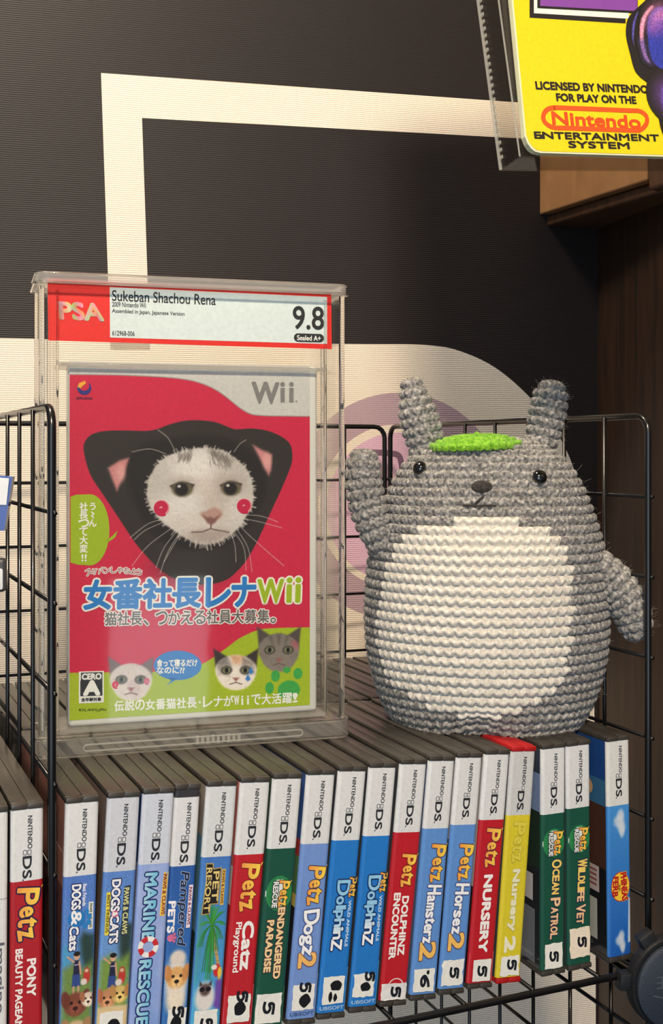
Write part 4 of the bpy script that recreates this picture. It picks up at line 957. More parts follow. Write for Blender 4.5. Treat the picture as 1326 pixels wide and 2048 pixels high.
kitty(1095, 512, 102, 98, (126, 118, 112), (84, 76, 72), [([(-0.1, -0.95), (0.1, -0.95), (0.05, -0.4), (-0.05, -0.4)], (70, 62, 58), 0.8), ([(-0.5, -0.8), (-0.35, -0.85), (-0.25, -0.35), (-0.35, -0.35)], (70, 62, 58), 0.8), ([(0.5, -0.8), (0.35, -0.85), (0.25, -0.35), (0.35, -0.35)], (70, 62, 58), 0.8), ([(0.55, 0.2), (0.95, 0.0), (0.95, 0.15), (0.6, 0.35)], (74, 66, 62), 0.7), ([(-0.55, 0.2), (-0.95, 0.0), (-0.95, 0.15), (-0.6, 0.35)], (74, 66, 62), 0.7), ([(0.62, -0.6), (0.98, -0.55), (0.95, -0.15), (0.65, -0.2)], (206, 60, 90), 0.8)])
kitty(880, 612, 104, 90, (224, 216, 210), (60, 52, 50), [([(-0.95, -0.5), (-0.45, -0.9), (-0.2, -0.4), (-0.3, 0.25), (-0.8, 0.1)], (52, 46, 44), 0.9), ([(0.3, -0.85), (0.85, -0.6), (0.95, 0.1), (0.4, 0.15), (0.25, -0.3)], (72, 58, 52), 0.9), ([(-0.25, -0.95), (0.35, -0.9), (0.2, -0.4), (-0.15, -0.45)], (206, 128, 70), 0.85)])
for a, b in ((955, 605), (940, 640)): cv.fill(c3([(a, b - 22), (a + 13, b + 6), (a, b + 18), (a - 13, b + 6)]), (64, 130, 206), 0.4)
for (a, b), ra, rb in (((1145, 700), 58, 48), ((1048, 690), 22, 30), ((1078, 630), 23, 29), ((1190, 618), 24, 28), ((1135, 600), 20, 16)): cv.ell(*c3([(a, b)])[0], ra / 2.502 * 0.262, rb / 2.502 * 0.262, (66, 168, 78), 0.08)
cv.grain(0.025)
FILM = ink('printed_cover_under_film', 0.5, coat=0.5, spec=0.3)
cv.build('cover_picture', cfn, FILM, box, 1)
p = Print(cfn)
# cheek spirals
for cx, cy, R in ((508, 790, 40), (922, 780, 38)):
    p.poly(c2([(cx + R * math.cos(a), cy + R * math.sin(a)) for a in [k * math.pi / 15 for k in range(30)]]), (226, 150, 160), 2)
    p.stroke(c2([(cx + (R - 3) * (1 - 0.86 * k / 40) * math.cos(k * 0.36 + 1), cy + (R - 3) * (1 - 0.86 * k / 40) * math.sin(k * 0.36 + 1)) for k in range(41)]), 1.45, (198, 36, 76), 3)
p.stroke(c3([(278 + 17 * (1 - 0.86 * k / 30) * math.cos(k * 0.42 + 1), 673 + 19 * (1 - 0.86 * k / 30) * math.sin(k * 0.42 + 1)) for k in range(31)]), 0.75, (214, 50, 80), 3)
p.stroke(c3([(435 + 15 * (1 - 0.86 * k / 30) * math.cos(k * 0.42 + 1), 655 + 17 * (1 - 0.86 * k / 30) * math.sin(k * 0.42 + 1)) for k in range(31)]), 0.7, (214, 110, 140), 3)
# speech balloons
LIME = (160, 188, 36)
p.poly(c2([(52, 735), (80, 724), (150, 722)] + [(150 + 97 * math.cos(a), 900 + 178 * math.sin(a)) for a in [-math.pi / 2 + k * math.pi / 18 for k in range(1, 18)]] + [(150, 1078), (90, 1074), (52, 1064)]), LIME, 2)
p.poly(c2([(238, 948), (262, 930), (288, 904), (276, 938), (240, 962)]), LIME, 2)
WT = (240, 242, 236)
def vtext(s, x, y0, y1, size):
    n = len(s)
    for k, ch in enumerate(s):
        y = y0 + (y1 - y0) * (k + 0.5) / n; u, v = c2([(x, y)])[0]
        p.text(ch, u, v, None, size, WT, 4, 0.13, 90 if ch == '〜' else 0, nd=6) if ch != '〜' else p.stroke(c2([(x - 6, y - 14), (x + 6, y - 4), (x - 6, y + 6), (x + 6, y + 16)]), 0.8, WT, 4)
vtext('う〜ん', 163, 762, 886, 3.6); vtext('社長って大変', 118, 762, 1014, 4.0)
for dx in (-8, 8): p.stroke(c2([(120 + dx, 1022), (120 + dx, 1044)]), 0.8, WT, 4); p.disc(*c2([(120 + dx, 1053)])[0], 0.5, 0.5, WT, 4, 10)
BLU = (44, 128, 206)
p.poly(c3([(588 + 120 * math.cos(a), 577 + 74 * math.sin(a)) for a in [k * math.pi / 22 for k in range(44)]]), BLU, 2)
p.poly(c3([(540, 640), (556, 655), (530, 679), (575, 652), (585, 640)]), BLU, 2)
def jt(s, x0, x1, y0, y1, h, col, grow, layer=4, conv=c3, **k):
    (u0, v0), (u1, v1) = conv([(x0, y0)])[0], conv([(x1, y1)])[0]; hm = abs(conv([(x0, y0 - h / 2)])[0][1] - conv([(x0, y0 + h / 2)])[0][1])
    p.text(s, (u0 + u1) / 2, (v0 + v1) / 2, math.hypot(u1 - u0, v1 - v0), hm, col, layer, grow, math.degrees(math.atan2(v1 - v0, u1 - u0)), **k)
jt('食って寝るだけ', 484, 686, 565, 563, 36, WT, 0.12); jt('なのに??', 484, 622, 601, 600, 34, WT, 0.12)
# titles
for k, ch in enumerate('スケバンしゃちょう'):
    a = (k / 8 - 0.5) * 0.95; jt(ch, 268 + 125 * math.sin(a) / 0.457 - 14, 268 + 125 * math.sin(a) / 0.457 + 14, 100 + 95 * (1 - math.cos(a)) - 14 * math.tan(a), 100 + 95 * (1 - math.cos(a)) + 14 * math.tan(a), 29, (120, 60, 76), 0.0, 4, outline=(238, 226, 226), ow=0.42)
for k, ch in enumerate('女番社長レナ'):
    x0 = (122, 268, 418, 566, 732, 862)[k]; x1 = (254, 408, 556, 700, 850, 976)[k]; y = 224 - 16 * (x0 - 122) / 854
    jt(ch, x0, x1, y, y - 2, 142, BLU, 0.62, 5, outline=(240, 240, 236), ow=0.95, nd=12)
jt('W', 990, 1115, 206, 204, 112, LIME, 0.55, 5, outline=(240, 240, 228), ow=0.95); jt('i', 1136, 1156, 200, 200, 118, LIME, 0.55, 5, outline=(240, 240, 228), ow=0.95); jt('i', 1180, 1200, 199, 199, 118, LIME, 0.55, 5, outline=(240, 240, 228), ow=0.95)
for k, ch in enumerate('猫社長、つかえる社員大募集。'):
    x0 = 222 + (1112 - 222) * k / 14; y = 344 - 16 * k / 14
    if ch in '、。':
        jt(ch, x0 + 4, x0 + 30, y + 22, y + 22, 26, (110, 104, 104), 0.15, 5, outline=(238, 236, 234), ow=0.5)
    else: jt(ch, x0 + 2, x0 + 60, y, y - 1, 66, (110, 104, 104), 0.14, 5, outline=(238, 236, 234), ow=0.55)
s = '伝説の女番猫社長・レナがWiiで大活躍!'; ws = [1 if ord(c) > 255 and c != '・' else 0.55 for c in s]; x = 270.0
for k, ch in enumerate(s):
    wd = 920 * ws[k] / sum(ws); y = 780 - 42 * (x - 270) / 920
    if ch == '・': p.disc(*c3([(x + wd / 2, y)])[0], 0.6, 0.6, WT, 4, 12)
    elif ch == 'i': u_, v_ = c3([(x + wd / 2, y)])[0]; p.text('i', u_, v_, None, 4.6, WT, 4, 0.2, nd=6)
    else: jt(ch, x + 3 if ws[k] == 1 else x + 2, x + wd - 3 if ws[k] == 1 else x + wd - 2, y, y - 2, 52 if ws[k] == 1 else 46, WT, 0.16, 4, nd=6)
    x += wd
# platform name, maker mark, rating badge
GREY = (132, 130, 130)
jt('W', 962, 1092, 213, 216, 100, GREY, 0.55, 4, c2); 
for cx in (1113, 1157):
    (u0, v0), (u1, v1) = c2([(cx - 11, 262)])[0], c2([(cx + 11, 190)])[0]; p.rect(u0, v0, u1, v1, GREY, 4); p.disc(*c2([(cx, 172)])[0], 1.25, 1.25, GREY, 4)
p.disc(*c2([(1181, 257)])[0], 0.45, 0.45, GREY, 4, 10)
u, v = c2([(121, 190)])[0]
p.add([(u + R * math.cos(a), v + R * math.sin(a)) for k in range(21) for a in [2.4 + k * 0.235] for R in (3.5, 3.5 - 2.1 * math.sin(math.pi * (k + 1) / 22))], [(2 * k, 2 * k + 1, 2 * k + 3, 2 * k + 2) for k in range(20)], (52, 52, 130), 4)
p.poly([(u - 3.4, v + 0.4), (u - 2.6, v + 2.4), (u + 0.4, v + 3.6), (u + 0.9, v + 2.2), (u - 0.6, v + 1.2), (u - 1.6, v - 0.2)], (240, 170, 60), 5)
jt('JORUDAN', 80, 161, 242, 243, 13, (90, 30, 60), 0.08, 4, c2)
q = c3([(94, 608), (219, 604), (219, 762), (94, 767)])
p.poly(q, (236, 238, 234), 4); p.poly(c3([(101, 652), (212, 650), (212, 728), (101, 731)]), (50, 54, 58), 5); p.poly(c3([(104, 613), (212, 610), (212, 650), (104, 652)]), (70, 74, 78), 5)
jt('CERO', 110, 206, 633, 631, 28, (240, 242, 240), 0.2, 6); jt('A', 122, 196, 690, 688, 64, (240, 242, 240), 0.7, 6); jt('全年齢対象', 106, 206, 748, 745, 18, (40, 44, 48), 0.08, 6)
jt('RVL-R4YJ-JPN', 95, 229, 802, 800, 15, (74, 90, 30), 0.06, 4)
p.build('cover_lettering', FILM, box)
# spine edge of the clear sleeve, seen as a thin bright line on the two sides
MB().box(-0.0002, WW + 0.0002, -0.0016, -0.0009, -0.0001, WH + 0.0002, 0.0002).build('shrink_film', clear('shrink_film_clear', (0.985, 0.985, 0.98), 1.25), box)

# ------------------------------------------------------------------ crocheted toy
def yarn(key, a, b, c):
    m = bpy.data.materials.new(key); m.use_nodes = True; nt = m.node_tree; bs = nt.nodes['Principled BSDF']
    bs.inputs['Roughness'].default_value = 0.85; bs.inputs['Specular IOR Level'].default_value = 0.2
    bs.inputs['Sheen Weight'].default_value = 0.25; bs.inputs['Sheen Roughness'].default_value = 0.5
    tc = nt.nodes.new('ShaderNodeTexCoord')
    n = nt.nodes.new('ShaderNodeTexNoise'); n.inputs['Scale'].default_value = 520; n.inputs['Detail'].default_value = 4
    r = nt.nodes.new('ShaderNodeValToRGB'); e = r.color_ramp.elements
    e[0].position = 0.30; e[0].color = (*lin(a), 1); e[1].position = 0.72; e[1].color = (*lin(c), 1); k = e.new(0.5); k.color = (*lin(b), 1)
    nt.links.new(tc.outputs['Object'], n.inputs['Vector']); nt.links.new(n.outputs['Fac'], r.inputs['Fac']); nt.links.new(r.outputs[0], bs.inputs['Base Color'])
    n2 = nt.nodes.new('ShaderNodeTexNoise'); n2.inputs['Scale'].default_value = 1500; n2.inputs['Detail'].default_value = 2
    bp = nt.nodes.new('ShaderNodeBump'); bp.inputs['Strength'].default_value = 0.5; bp.inputs['Distance'].default_value = 0.0006
    nt.links.new(tc.outputs['Object'], n2.inputs['Vector']); nt.links.new(n2.outputs['Fac'], bp.inputs['Height']); nt.links.new(bp.outputs['Normal'], bs.inputs['Normal'])
    return m
GREYY = yarn('grey_heather_yarn', (76, 75, 76), (137, 135, 133), (194, 191, 187))
WHITEY = yarn('white_yarn', (188, 183, 174), (212, 207, 198), (232, 228, 220))
GREENY = yarn('green_yarn', (82, 140, 22), (118, 176, 40), (154, 206, 66))
PINKY = yarn('pink_yarn', (190, 130, 130), (214, 152, 150), (230, 176, 172))

def stitch_height(tt, phi, nst):
    """height of crochet stitches: two slanted strands per stitch, rows with a valley between"""
    row = np.clip(np.floor(tt), 0, len(nst) - 1).astype(int); fv = tt - row; N = nst[row]
    a = phi / (2 * np.pi) * N + row * 0.37; fu = a - np.floor(a)
    h = np.zeros_like(fu)
    for sh in (-1, 0, 1):
        for cx, sl in ((0.25, 0.55), (0.75, -0.55)):
            x, y = fu - cx + sh, fv - 0.5
            c, s_ = math.cos(sl), math.sin(sl)
            p, q = (x * s_ + y * c), (x * c - y * s_)
            h = np.maximum(h, np.sqrt(np.clip(1 - (p / 0.64) ** 2 - (q / 0.27) ** 2, 0, 1)))
    prof = np.sqrt(np.clip(1 - (2 * fv - 1) ** 2, 0, 1))
    return (0.72 * h + 0.28 * prof) * np.clip(prof * 1.6, 0, 1), row, np.floor(a)
def crochet(base, nrow, sub, nphi, nst, amp):
    """base(t01 array, phi array) -> points; returns grid points with stitch relief, row and stitch index per cell"""
    tt = np.linspace(0, nrow, nrow * sub + 1); ph = np.linspace(0, 2 * np.pi, nphi, endpoint=False)
    T, P = np.meshgrid(tt, ph, indexing='ij'); B = base(T / nrow, P)
    dT = np.gradient(B, axis=0); dP = np.roll(B, -1, 1) - np.roll(B, 1, 1)
    N = np.cross(dP, dT); N /= np.linalg.norm(N, axis=-1, keepdims=True) + 1e-12
    cen = B.mean(1, keepdims=True)
    if ((B - cen) * N).sum() < 0: N = -N
    h, row, st = stitch_height(np.clip(T, 0, nrow - 1e-6), P, nst)
    wgt = np.clip(np.linalg.norm(dP, axis=-1, keepdims=True) / (np.linalg.norm(dP, axis=-1).max() * 0.25), 0.15, 1)
    return B + N * ((h - 0.5) * amp)[..., None] * wgt, B, N
def grid_mesh(name, X, sel, material, parent):
    nr, nc = X.shape[:2]; idx = np.arange(nr * nc).reshape(nr, nc)
    q = np.stack([idx[:-1], np.roll(idx[:-1], -1, 1), np.roll(idx[1:], -1, 1), idx[1:]], -1).reshape(-1, 4)
    if sel is not None: q = q[sel[:-1].ravel()]
    used, inv = np.unique(q, return_inverse=True); q = inv.reshape(-1, 4).astype(np.int32); pts = X.reshape(-1, 3)[used].astype(np.float32)
    me = bpy.data.meshes.new(name); me.vertices.add(len(pts)); me.vertices.foreach_set('co', pts.ravel())
    me.loops.add(q.size); me.loops.foreach_set('vertex_index', q.ravel()); me.polygons.add(len(q))
    me.polygons.foreach_set('loop_start', np.arange(0, q.size, 4, dtype=np.int32)); me.update(calc_edges=True); me.validate()
    return link(name, me, material, parent, True)

TC = Vector((0.0882, 0.686, SZ0)); TA = math.radians(-7.0); TS = 0.686 / F
toy = empty('crocheted_toy', TC, (0, 0, TA))
tag(toy, 'grey crocheted plush animal with a white belly and green cap, sitting on the game cases', 'plush toy')
Ri = Matrix.Rotation(-TA, 3, 'Z')
def tl(px, py, dy=0.0):
    """picture point at the toy's own distance (+dy) in the toy's coordinates"""
    return Ri @ (at(px, py, TC.y + dy) - TC)
prof = [(1483, 0), (1481, 90), (1474, 140), (1455, 180), (1420, 203), (1380, 219), (1320, 234), (1260, 239.5), (1200, 240), (1140, 235), (1090, 227), (1040, 212), (1000, 197), (965, 180), (935, 160), (912, 134), (897, 104), (888, 66), (885, 0)][::-1]
pz = np.array([(HY - p[0]) * TS + CZ - SZ0 for p in prof]); pr = np.array([p[1] * TS for p in prof])
sp2 = np.array(spline(list(zip(pr, pz)), 10, False)); sp2[:, 0] = np.clip(sp2[:, 0], 0, None); sp2[0, 0] = 0; sp2[-1, 0] = 0
d = np.concatenate([[0], np.cumsum(np.hypot(*np.diff(sp2, axis=0).T))]); ROWS = int(d[-1] / 0.00535)
# a shallow cleft underneath leaves two rounded feet
def body(t, p):
    s_ = t * d[-1]; rr = np.interp(s_, d, sp2[:, 0]); zz = np.interp(s_, d, sp2[:, 1])
    x, y = rr * np.cos(p), rr * np.sin(p) * 0.83
    low = np.clip(1 - zz / 0.013, 0, 1) * np.exp(-((x + 0.004) / 0.012) ** 2) * (y < 0) * np.clip(-y / 0.02, 0, 1)
    y = np.where((zz > 0.095) & (y < 0), y * (1 - 0.05 * np.clip((zz - 0.095) / 0.05, 0, 1)), y)
    return np.stack([x, y, zz + 0.005 * low + 0.0027], -1)
rads = np.interp((np.arange(ROWS) + 0.5) / ROWS * d[-1], d, sp2[:, 0])
NST = np.maximum(6, np.round(2 * np.pi * rads * 0.92 / 0.0053)).astype(int)
X, B, N = crochet(body, ROWS, 9, 576, NST, 0.0030)
T2, P2 = np.meshgrid(np.linspace(0, ROWS, ROWS * 9 + 1), np.linspace(0, 2 * np.pi, 576, endpoint=False), indexing='ij')
rw = np.clip(np.floor(T2 + 1e-6), 0, ROWS - 1).astype(int); st = np.floor(P2 / (2 * np.pi) * NST[rw] + rw * 0.37)
Pc = (st + 0.5 - rw * 0.37) / NST[rw] * 2 * np.pi; Bc = body((rw + 0.5) / ROWS, Pc)
Rt = np.array(Matrix.Rotation(TA, 3, 'Z')); Wc = Bc @ Rt.T + np.array(TC)
qx, qy = CX + F * Wc[..., 0] / Wc[..., 1], HY - F * (Wc[..., 2] - CZ) / Wc[..., 1]
bel = spline([(868, 1046), (960, 1040), (1075, 1046), (1112, 1075), (1138, 1130), (1146, 1190), (1140, 1260), (1134, 1320), (1118, 1370), (1070, 1410), (1010, 1432), (950, 1437), (880, 1424), (815, 1392), (772, 1352), (757, 1290), (757, 1220), (766, 1160), (784, 1110), (818, 1070)], 4)
ins = np.zeros(qx.shape, bool); n = len(bel)
for i in range(n):
    (x1, y1), (x2, y2) = bel[i], bel[(i + 1) % n]
    ins ^= ((y1 > qy) != (y2 > qy)) & (qx < (x2 - x1) * (qy - y1) / (y2 - y1 + 1e-9) + x1)
ins &= np.sin(Pc) < -0.05
grid_mesh('body', X, ~ins, GREYY, toy); bo = grid_mesh('belly_patch', X, ins, WHITEY, toy); bo['label'] = 'white crocheted belly'
FZ = [(X.reshape(-1, 3)[k], N.reshape(-1, 3)[k]) for k in RNG.integers(0, X.shape[0] * X.shape[1], 2600)]
def limb(name, pts, rad, nst_w=0.0053, sub=9, nphi=150, mtl=None, amp=0.0022, flat=1.0, parent=None):
    C = np.array(spline([tuple(p) for p in pts], 10, False)); L = np.concatenate([[0], np.cumsum(np.linalg.norm(np.diff(C, axis=0), axis=1))])
    rk = np.linspace(0, L[-1], len(rad)); nrow = max(4, int(L[-1] / 0.0053))
    up = np.array((0, 1.0, 0))
    def base(t, p):
        s_ = t * L[-1]; c = np.stack([np.interp(s_, L, C[:, k]) for k in range(3)], -1)
        e = 0.0005; c2_ = np.stack([np.interp(np.clip(s_ + e, 0, L[-1]), L, C[:, k]) - np.interp(np.clip(s_ - e, 0, L[-1]), L, C[:, k]) for k in range(3)], -1)
        tg = c2_ / (np.linalg.norm(c2_, axis=-1, keepdims=True) + 1e-12)
        a = np.cross(tg, up); a /= np.linalg.norm(a, axis=-1, keepdims=True); b = np.cross(a, tg)
        rr = np.interp(s_, rk, rad); end = np.clip((L[-1] - s_) / (rad[-1] + 1e-9), 0, 1); rr = rr * np.sqrt(np.clip(1 - (1 - end) ** 2, 0, 1))
        return c + a * (rr * np.cos(p))[..., None] + b * (rr * np.sin(p) * flat)[..., None]
    rm = np.interp((np.arange(nrow) + 0.5) / nrow * L[-1], rk, rad)
    ns = np.maximum(5, np.round(2 * np.pi * rm * 0.92 / nst_w)).astype(int)
    Xl, Bl, Nl = crochet(base, nrow, sub, nphi, ns, amp)
    o = grid_mesh(name, Xl, None, mtl or GREYY, parent or toy)
    for k in RNG.integers(0, Xl.shape[0] * Xl.shape[1], 420): FZ.append((Xl.reshape(-1, 3)[k], Nl.reshape(-1, 3)[k]))
    return o
k_ = TS
limb('ear', [tl(862, 925), tl(850, 880), tl(834, 820), tl(820, 755)], [37 * k_, 35 * k_, 38 * k_, 36 * k_, 27 * k_, 17 * k_])
limb('ear', [tl(1072, 930), tl(1082, 885), tl(1096, 820), tl(1106, 760)], [34 * k_, 30 * k_, 33 * k_, 36 * k_, 34 * k_, 22 * k_])
limb('arm', [tl(775, 1105, -0.012), tl(752, 1060, -0.016), tl(733, 1000, -0.016), tl(726, 945, -0.016), tl(729, 897, -0.016)], [24 * k_, 31 * k_, 35 * k_, 35 * k_, 33 * k_, 28 * k_])
limb('arm', [tl(1150, 1118, -0.018), tl(1195, 1138, -0.018), tl(1236, 1178, -0.018), tl(1264, 1228, -0.019), tl(1277, 1282, -0.020)], [30 * k_, 36 * k_, 39 * k_, 38 * k_, 34 * k_, 25 * k_])
# flat round crocheted cap lying on the head, with its stalk
Rcap = Matrix.Rotation(math.radians(3.5), 3, 'X') @ Matrix.Rotation(math.radians(-2), 3, 'Y')
cc = tl(951, 884, -0.012); CRAD = 96 * 0.674 / F
def cap(t, p):
    s_ = t * 2; top = s_ <= 1; q = np.where(top, s_, 2 - s_); rr = CRAD * np.clip(q, 0.001, 1) * (1 + 0.012 * np.cos(5 * p)); z = np.where(top, 0.0042, 0.0) * np.sqrt(np.clip(1 - (q * 0.97) ** 4, 0, 1)) - 0.0034 * q ** 2
    P3 = np.stack([rr * np.cos(p), rr * np.sin(p) * 0.86, z], -1)
    return P3 @ np.array(Rcap).T + np.array(cc)
nr = 14; nsc = np.maximum(6, np.round(2 * np.pi * CRAD * 0.9 * np.array([min(k + 0.5, 13.5 - k) / 7 for k in range(nr)]) / 0.0044)).astype(int)
Xc, _, _ = crochet(cap, nr, 7, 300, nsc, 0.0017)
go = grid_mesh('cap', Xc, None, GREENY, toy); go['label'] = 'bright green crocheted cap'
MB().tube([cc + Vector((0, 0, 0.003)), cc + Vector((0.002, 0, 0.0052))], [0.0022, 0.0016], 10).build('cap_button', GREENY, go, True)
# bead eyes, stitched nose and mouth
BEAD = mat('black_glass_bead', (14, 13, 13), 0.08, coat=1.0, noise=0.01)
def surf(px, py, off=0.0):
    """point on the front of the body seen at a picture point"""
    k = np.hypot(qx[:, :] - px, qy[:, :] - py) + (np.sin(Pc) > 0) * 1e4; j = np.unravel_index(np.argmin(k), k.shape)
    return Vector(B[j]) + Vector(N[j]) * off, Vector(N[j])
for px, py in ((838, 955), (1092, 968)):
    c, nrm = surf(px, py, 0.0016); q = nrm.to_track_quat('Z', 'Y').to_matrix().to_4x4(); q.translation = c
    m = MB(); m.lathe([(0.0001, 0.0034)] + [(0.0042 * math.sin(a), 0.0034 * math.cos(a)) for a in [k * math.pi / 20 for k in range(1, 11)]] + [(0.0040, -0.001)], 28, 'z', q); m.build('eye', BEAD, toy, True)
def seam(name, pts, r, mtl, off=0.0014):
    P = [surf(*p, off)[0] for p in pts]; P = [Vector(p) for p in spline([tuple(p) for p in P], 5, False)]
    return MB().tube(P, r, 8).build(name, mtl, toy, True)
DKY = yarn('charcoal_yarn', (34, 32, 32), (50, 47, 46), (70, 66, 64))
c, nrm = surf(968, 984, 0.0012); q = nrm.to_track_quat('Z', 'Y').to_matrix().to_4x4() @ Matrix.Diagonal((1.25, 0.8, 1, 1)); q.translation = c
m = MB(); m.lathe([(0.0001, 0.0022)] + [(0.0046 * math.sin(a), 0.0022 * math.cos(a)) for a in [k * math.pi / 16 for k in range(1, 9)]] + [(0.0044, -0.001)], 24, 'z', q); m.build('nose', DKY, toy, True)
seam('mouth', [(940, 1016), (953, 1024), (966, 1014), (967, 998), (967, 1014), (981, 1025), (995, 1017)], 0.00065, DKY)
# loose wool fibres
cu_ = bpy.data.curves.new('wool_fuzz', 'CURVE'); cu_.dimensions = '3D'; cu_.bevel_depth = 0.000035; cu_.bevel_resolution = 0
for pnt, nn in FZ:
    s_ = cu_.splines.new('POLY'); s_.points.add(3); g = RNG.normal(0, 1, 3); L = RNG.uniform(0.0008, 0.0026)
    if nn @ (pnt - np.array((0, 0, 0.07))) < 0: nn = -nn
    for j in range(4):
        f = j / 3; q = pnt + nn * (L * f) + g * (L * 0.45 * f * f) + RNG.normal(0, 0.00012, 3); s_.points[j].co = (*q, 1)
fz = bpy.data.objects.new('wool_fuzz', cu_); COL.objects.link(fz); fz.parent = toy; fz['kind'] = 'stuff'; cu_.materials.append(yarn('wool_fibre', (130, 126, 120), (160, 155, 148), (190, 184, 176)))

# ------------------------------------------------------------------ yellow boxed card in a clear clamshell, upper right
YY = math.radians(21); YR = math.radians(-4.6); YT = math.radians(-7)
YP0 = Plane(at(1052, 310, 0.50), YY, YT, YR)
yb = empty('boxed_card', YP0.o); yb.rotation_euler = YP0.R.to_euler()
tag(yb, 'bright yellow printed card in a clear plastic clamshell at the upper right corner', 'boxed game')
yu = lambda x, y: YP0.uv(960 + x / 3.623, y / 3.623)
v00 = yu(440, 1108)[1]; ul = yu(325, 990)[0]
q = [yu(440, 1108), yu(400, 1098), yu(370, 1075), yu(345, 1040), yu(325, 990)]
top = 0.30; q0, q1 = yu(325, 990), yu(230, 0); sl = (q1[0] - q0[0]) / (q1[1] - q0[1])
outl = [(a / 1000, b / 1000) for a, b in q] + [((q0[0] + sl * (top * 1000 - q0[1])) / 1000, top), (0.20, top), (0.20, (v00 + (yu(1326, 1135)[1] - v00) * (200 - q[0][0]) / (yu(1326, 1135)[0] - q[0][0])) / 1000)]
MB().prism(outl, 0.0, 0.003).build('card', mat('cream_card_stock', (226, 226, 190), 0.5), yb)
yf = lambda u, v, l: Vector((u, -0.0001 - l, v))
p = Print(yf); YL = (234, 210, 16); BK = (26, 22, 24)
cx_ = sum(a for a, b in outl) / len(outl); cy_ = sum(b for a, b in outl) / len(outl)
p.poly([(1000 * (a + 0.0007 * (1 if a < cx_ else -1)), 1000 * (b + 0.0007 * (1 if b < cy_ else -1))) for a, b in outl], YL, 1)
def yp(pts): return [yu(*a) for a in pts]
big = 195.0; dv = (yu(355, -200)[0], yu(355, -200)[1])
tp = lambda x: (yu(x, 0)[0] + (yu(x, -400)[0] - yu(x, 0)[0]) * 4, yu(x, 0)[1] + (yu(x, -400)[1] - yu(x, 0)[1]) * 4)
p.poly([yu(357, 130), yu(1053, 172), (tp(1053)[0], min(290, tp(1053)[1])), (tp(355)[0], min(290, tp(355)[1]))], BK, 2)
p.poly([yu(388, 98), yu(1075, 138), (tp(1075)[0], min(286, tp(1075)[1])), (tp(388)[0], min(286, tp(388)[1]))], (240, 236, 226), 3)
p.poly([yu(412, 62), yu(1140, 100), (tp(1140)[0], min(282, tp(1140)[1])), (tp(412)[0], min(282, tp(412)[1]))], BK, 4)
p.poly([yu(432, 46), yu(1135, 84), (tp(1135)[0], min(278, tp(1135)[1])), (tp(432)[0], min(278, tp(432)[1]))], (132, 70, 160), 5)
arm = yp(spline([(1100, 92), (1062, 150), (1052, 230), (1058, 290), (1080, 380), (1112, 500), (1150, 555), (1200, 596), (1275, 662), (1273, 780), (1290, 860), (1305, 930), (1340, 1010), (1420, 1060), (1560, 1060)], 5, False) + [(1600, -40), (1300, -60), (1190, 10)])
p.poly(arm, BK, 6)
p.build('card_print', ink('glossy_card_print', 0.35, 0.4), yb)
cv = Canvas(yu(1095, 300)[0], yu(1560, 300)[0], yu(1326, 900)[1], yu(1326, -30)[1], 0.35, (26, 22, 24))
cv.fill(yp(spline([(1205, 200), (1225, 110), (1270, 60), (1330, 50), (1500, 60), (1520, 300), (1450, 480), (1330, 505), (1260, 470), (1222, 380)], 5)), (44, 56, 160), 0.6)
cv.fill(yp(spline([(1232, 120), (1272, 64), (1330, 54), (1500, 62), (1510, 150), (1300, 165), (1240, 200)], 5)), (222, 130, 190), 7, 0.95); cv.fill(yp([(1240, 200), (1500, 150), (1500, 220), (1240, 230)]), (140, 70, 170), 6, 0.7)
cv.fill(yp(spline([(1150, 220), (1165, 140), (1205, 75), (1240, 45), (1250, 60), (1210, 110), (1185, 190), (1180, 300), (1200, 400), (1225, 460), (1190, 430), (1160, 340)], 5)), (226, 150, 180), 0.6); cv.fill(yp([(1155, 300), (1180, 300), (1200, 400), (1230, 465), (1190, 440), (1160, 340)]), (70, 66, 160), 3, 0.9)
cv.fill(yp(spline([(1100, 180), (1130, 95), (1138, 100), (1118, 170), (1106, 300), (1112, 340), (1096, 280)], 5)), (90, 84, 180), 0.6)
cv.fill(yp([(1310, 640), (1560, 640), (1560, 900), (1326, 840), (1308, 740)]), (64, 54, 160), 0.6); cv.ell(*yu(1380, 700), 8, 8, (130, 80, 190), 0.8, 0.7)
kp = np.abs(cv.C - np.array((26, 22, 24))).sum(-1) > 4
g = RNG.normal(0, 1, cv.U.shape); cv.C *= 1 + 0.14 * g[..., None] * (cv.C.sum(-1, keepdims=True) > 120)
cv.build('card_picture', yf, MATS['glossy_card_print'], yb, 8, keep=kp)
p = Print(yf)
YPL = YP0
def yt(s, x0, y0, x1, y1, h, col, grow, layer=3, **k): ptext(p, YPL, s, (960 + x0 / 3.623, y0 / 3.623), (960 + x1 / 3.623, y1 / 3.623), h / 3.623, col, layer, grow, **k)
yt('LICENSED BY NINTENDO', 402, 620, 1212, 650, 54, BK, 0.24); yt('FOR PLAY ON THE', 552, 706, 1126, 728, 52, BK, 0.24)
yt('Nintendo', 522, 857, 1156, 888, 88, (226, 74, 20), 0.34)
o = yp(spline([(530, 783), (640, 785), (1080, 803), (1150, 806), (1200, 840), (1204, 895), (1160, 942), (1090, 946), (640, 930), (530, 925), (470, 890), (456, 845), (480, 800)], 6)); 
p.stroke(o + [o[0], o[1]], 2.1, (226, 84, 20), 3)
yt('ENTERTAINMENT', 392, 980, 1292, 1002, 46, BK, 0.22); yt('SYSTEM', 640, 1048, 1078, 1058, 46, BK, 0.22)
p.disc(*yu(443, 992), 0.9, 0.9, BK, 5)
p.build('card_lettering', MATS['glossy_card_print'], yb)
CLM = clear('clear_clamshell', (0.95, 0.945, 0.93), 1.35)
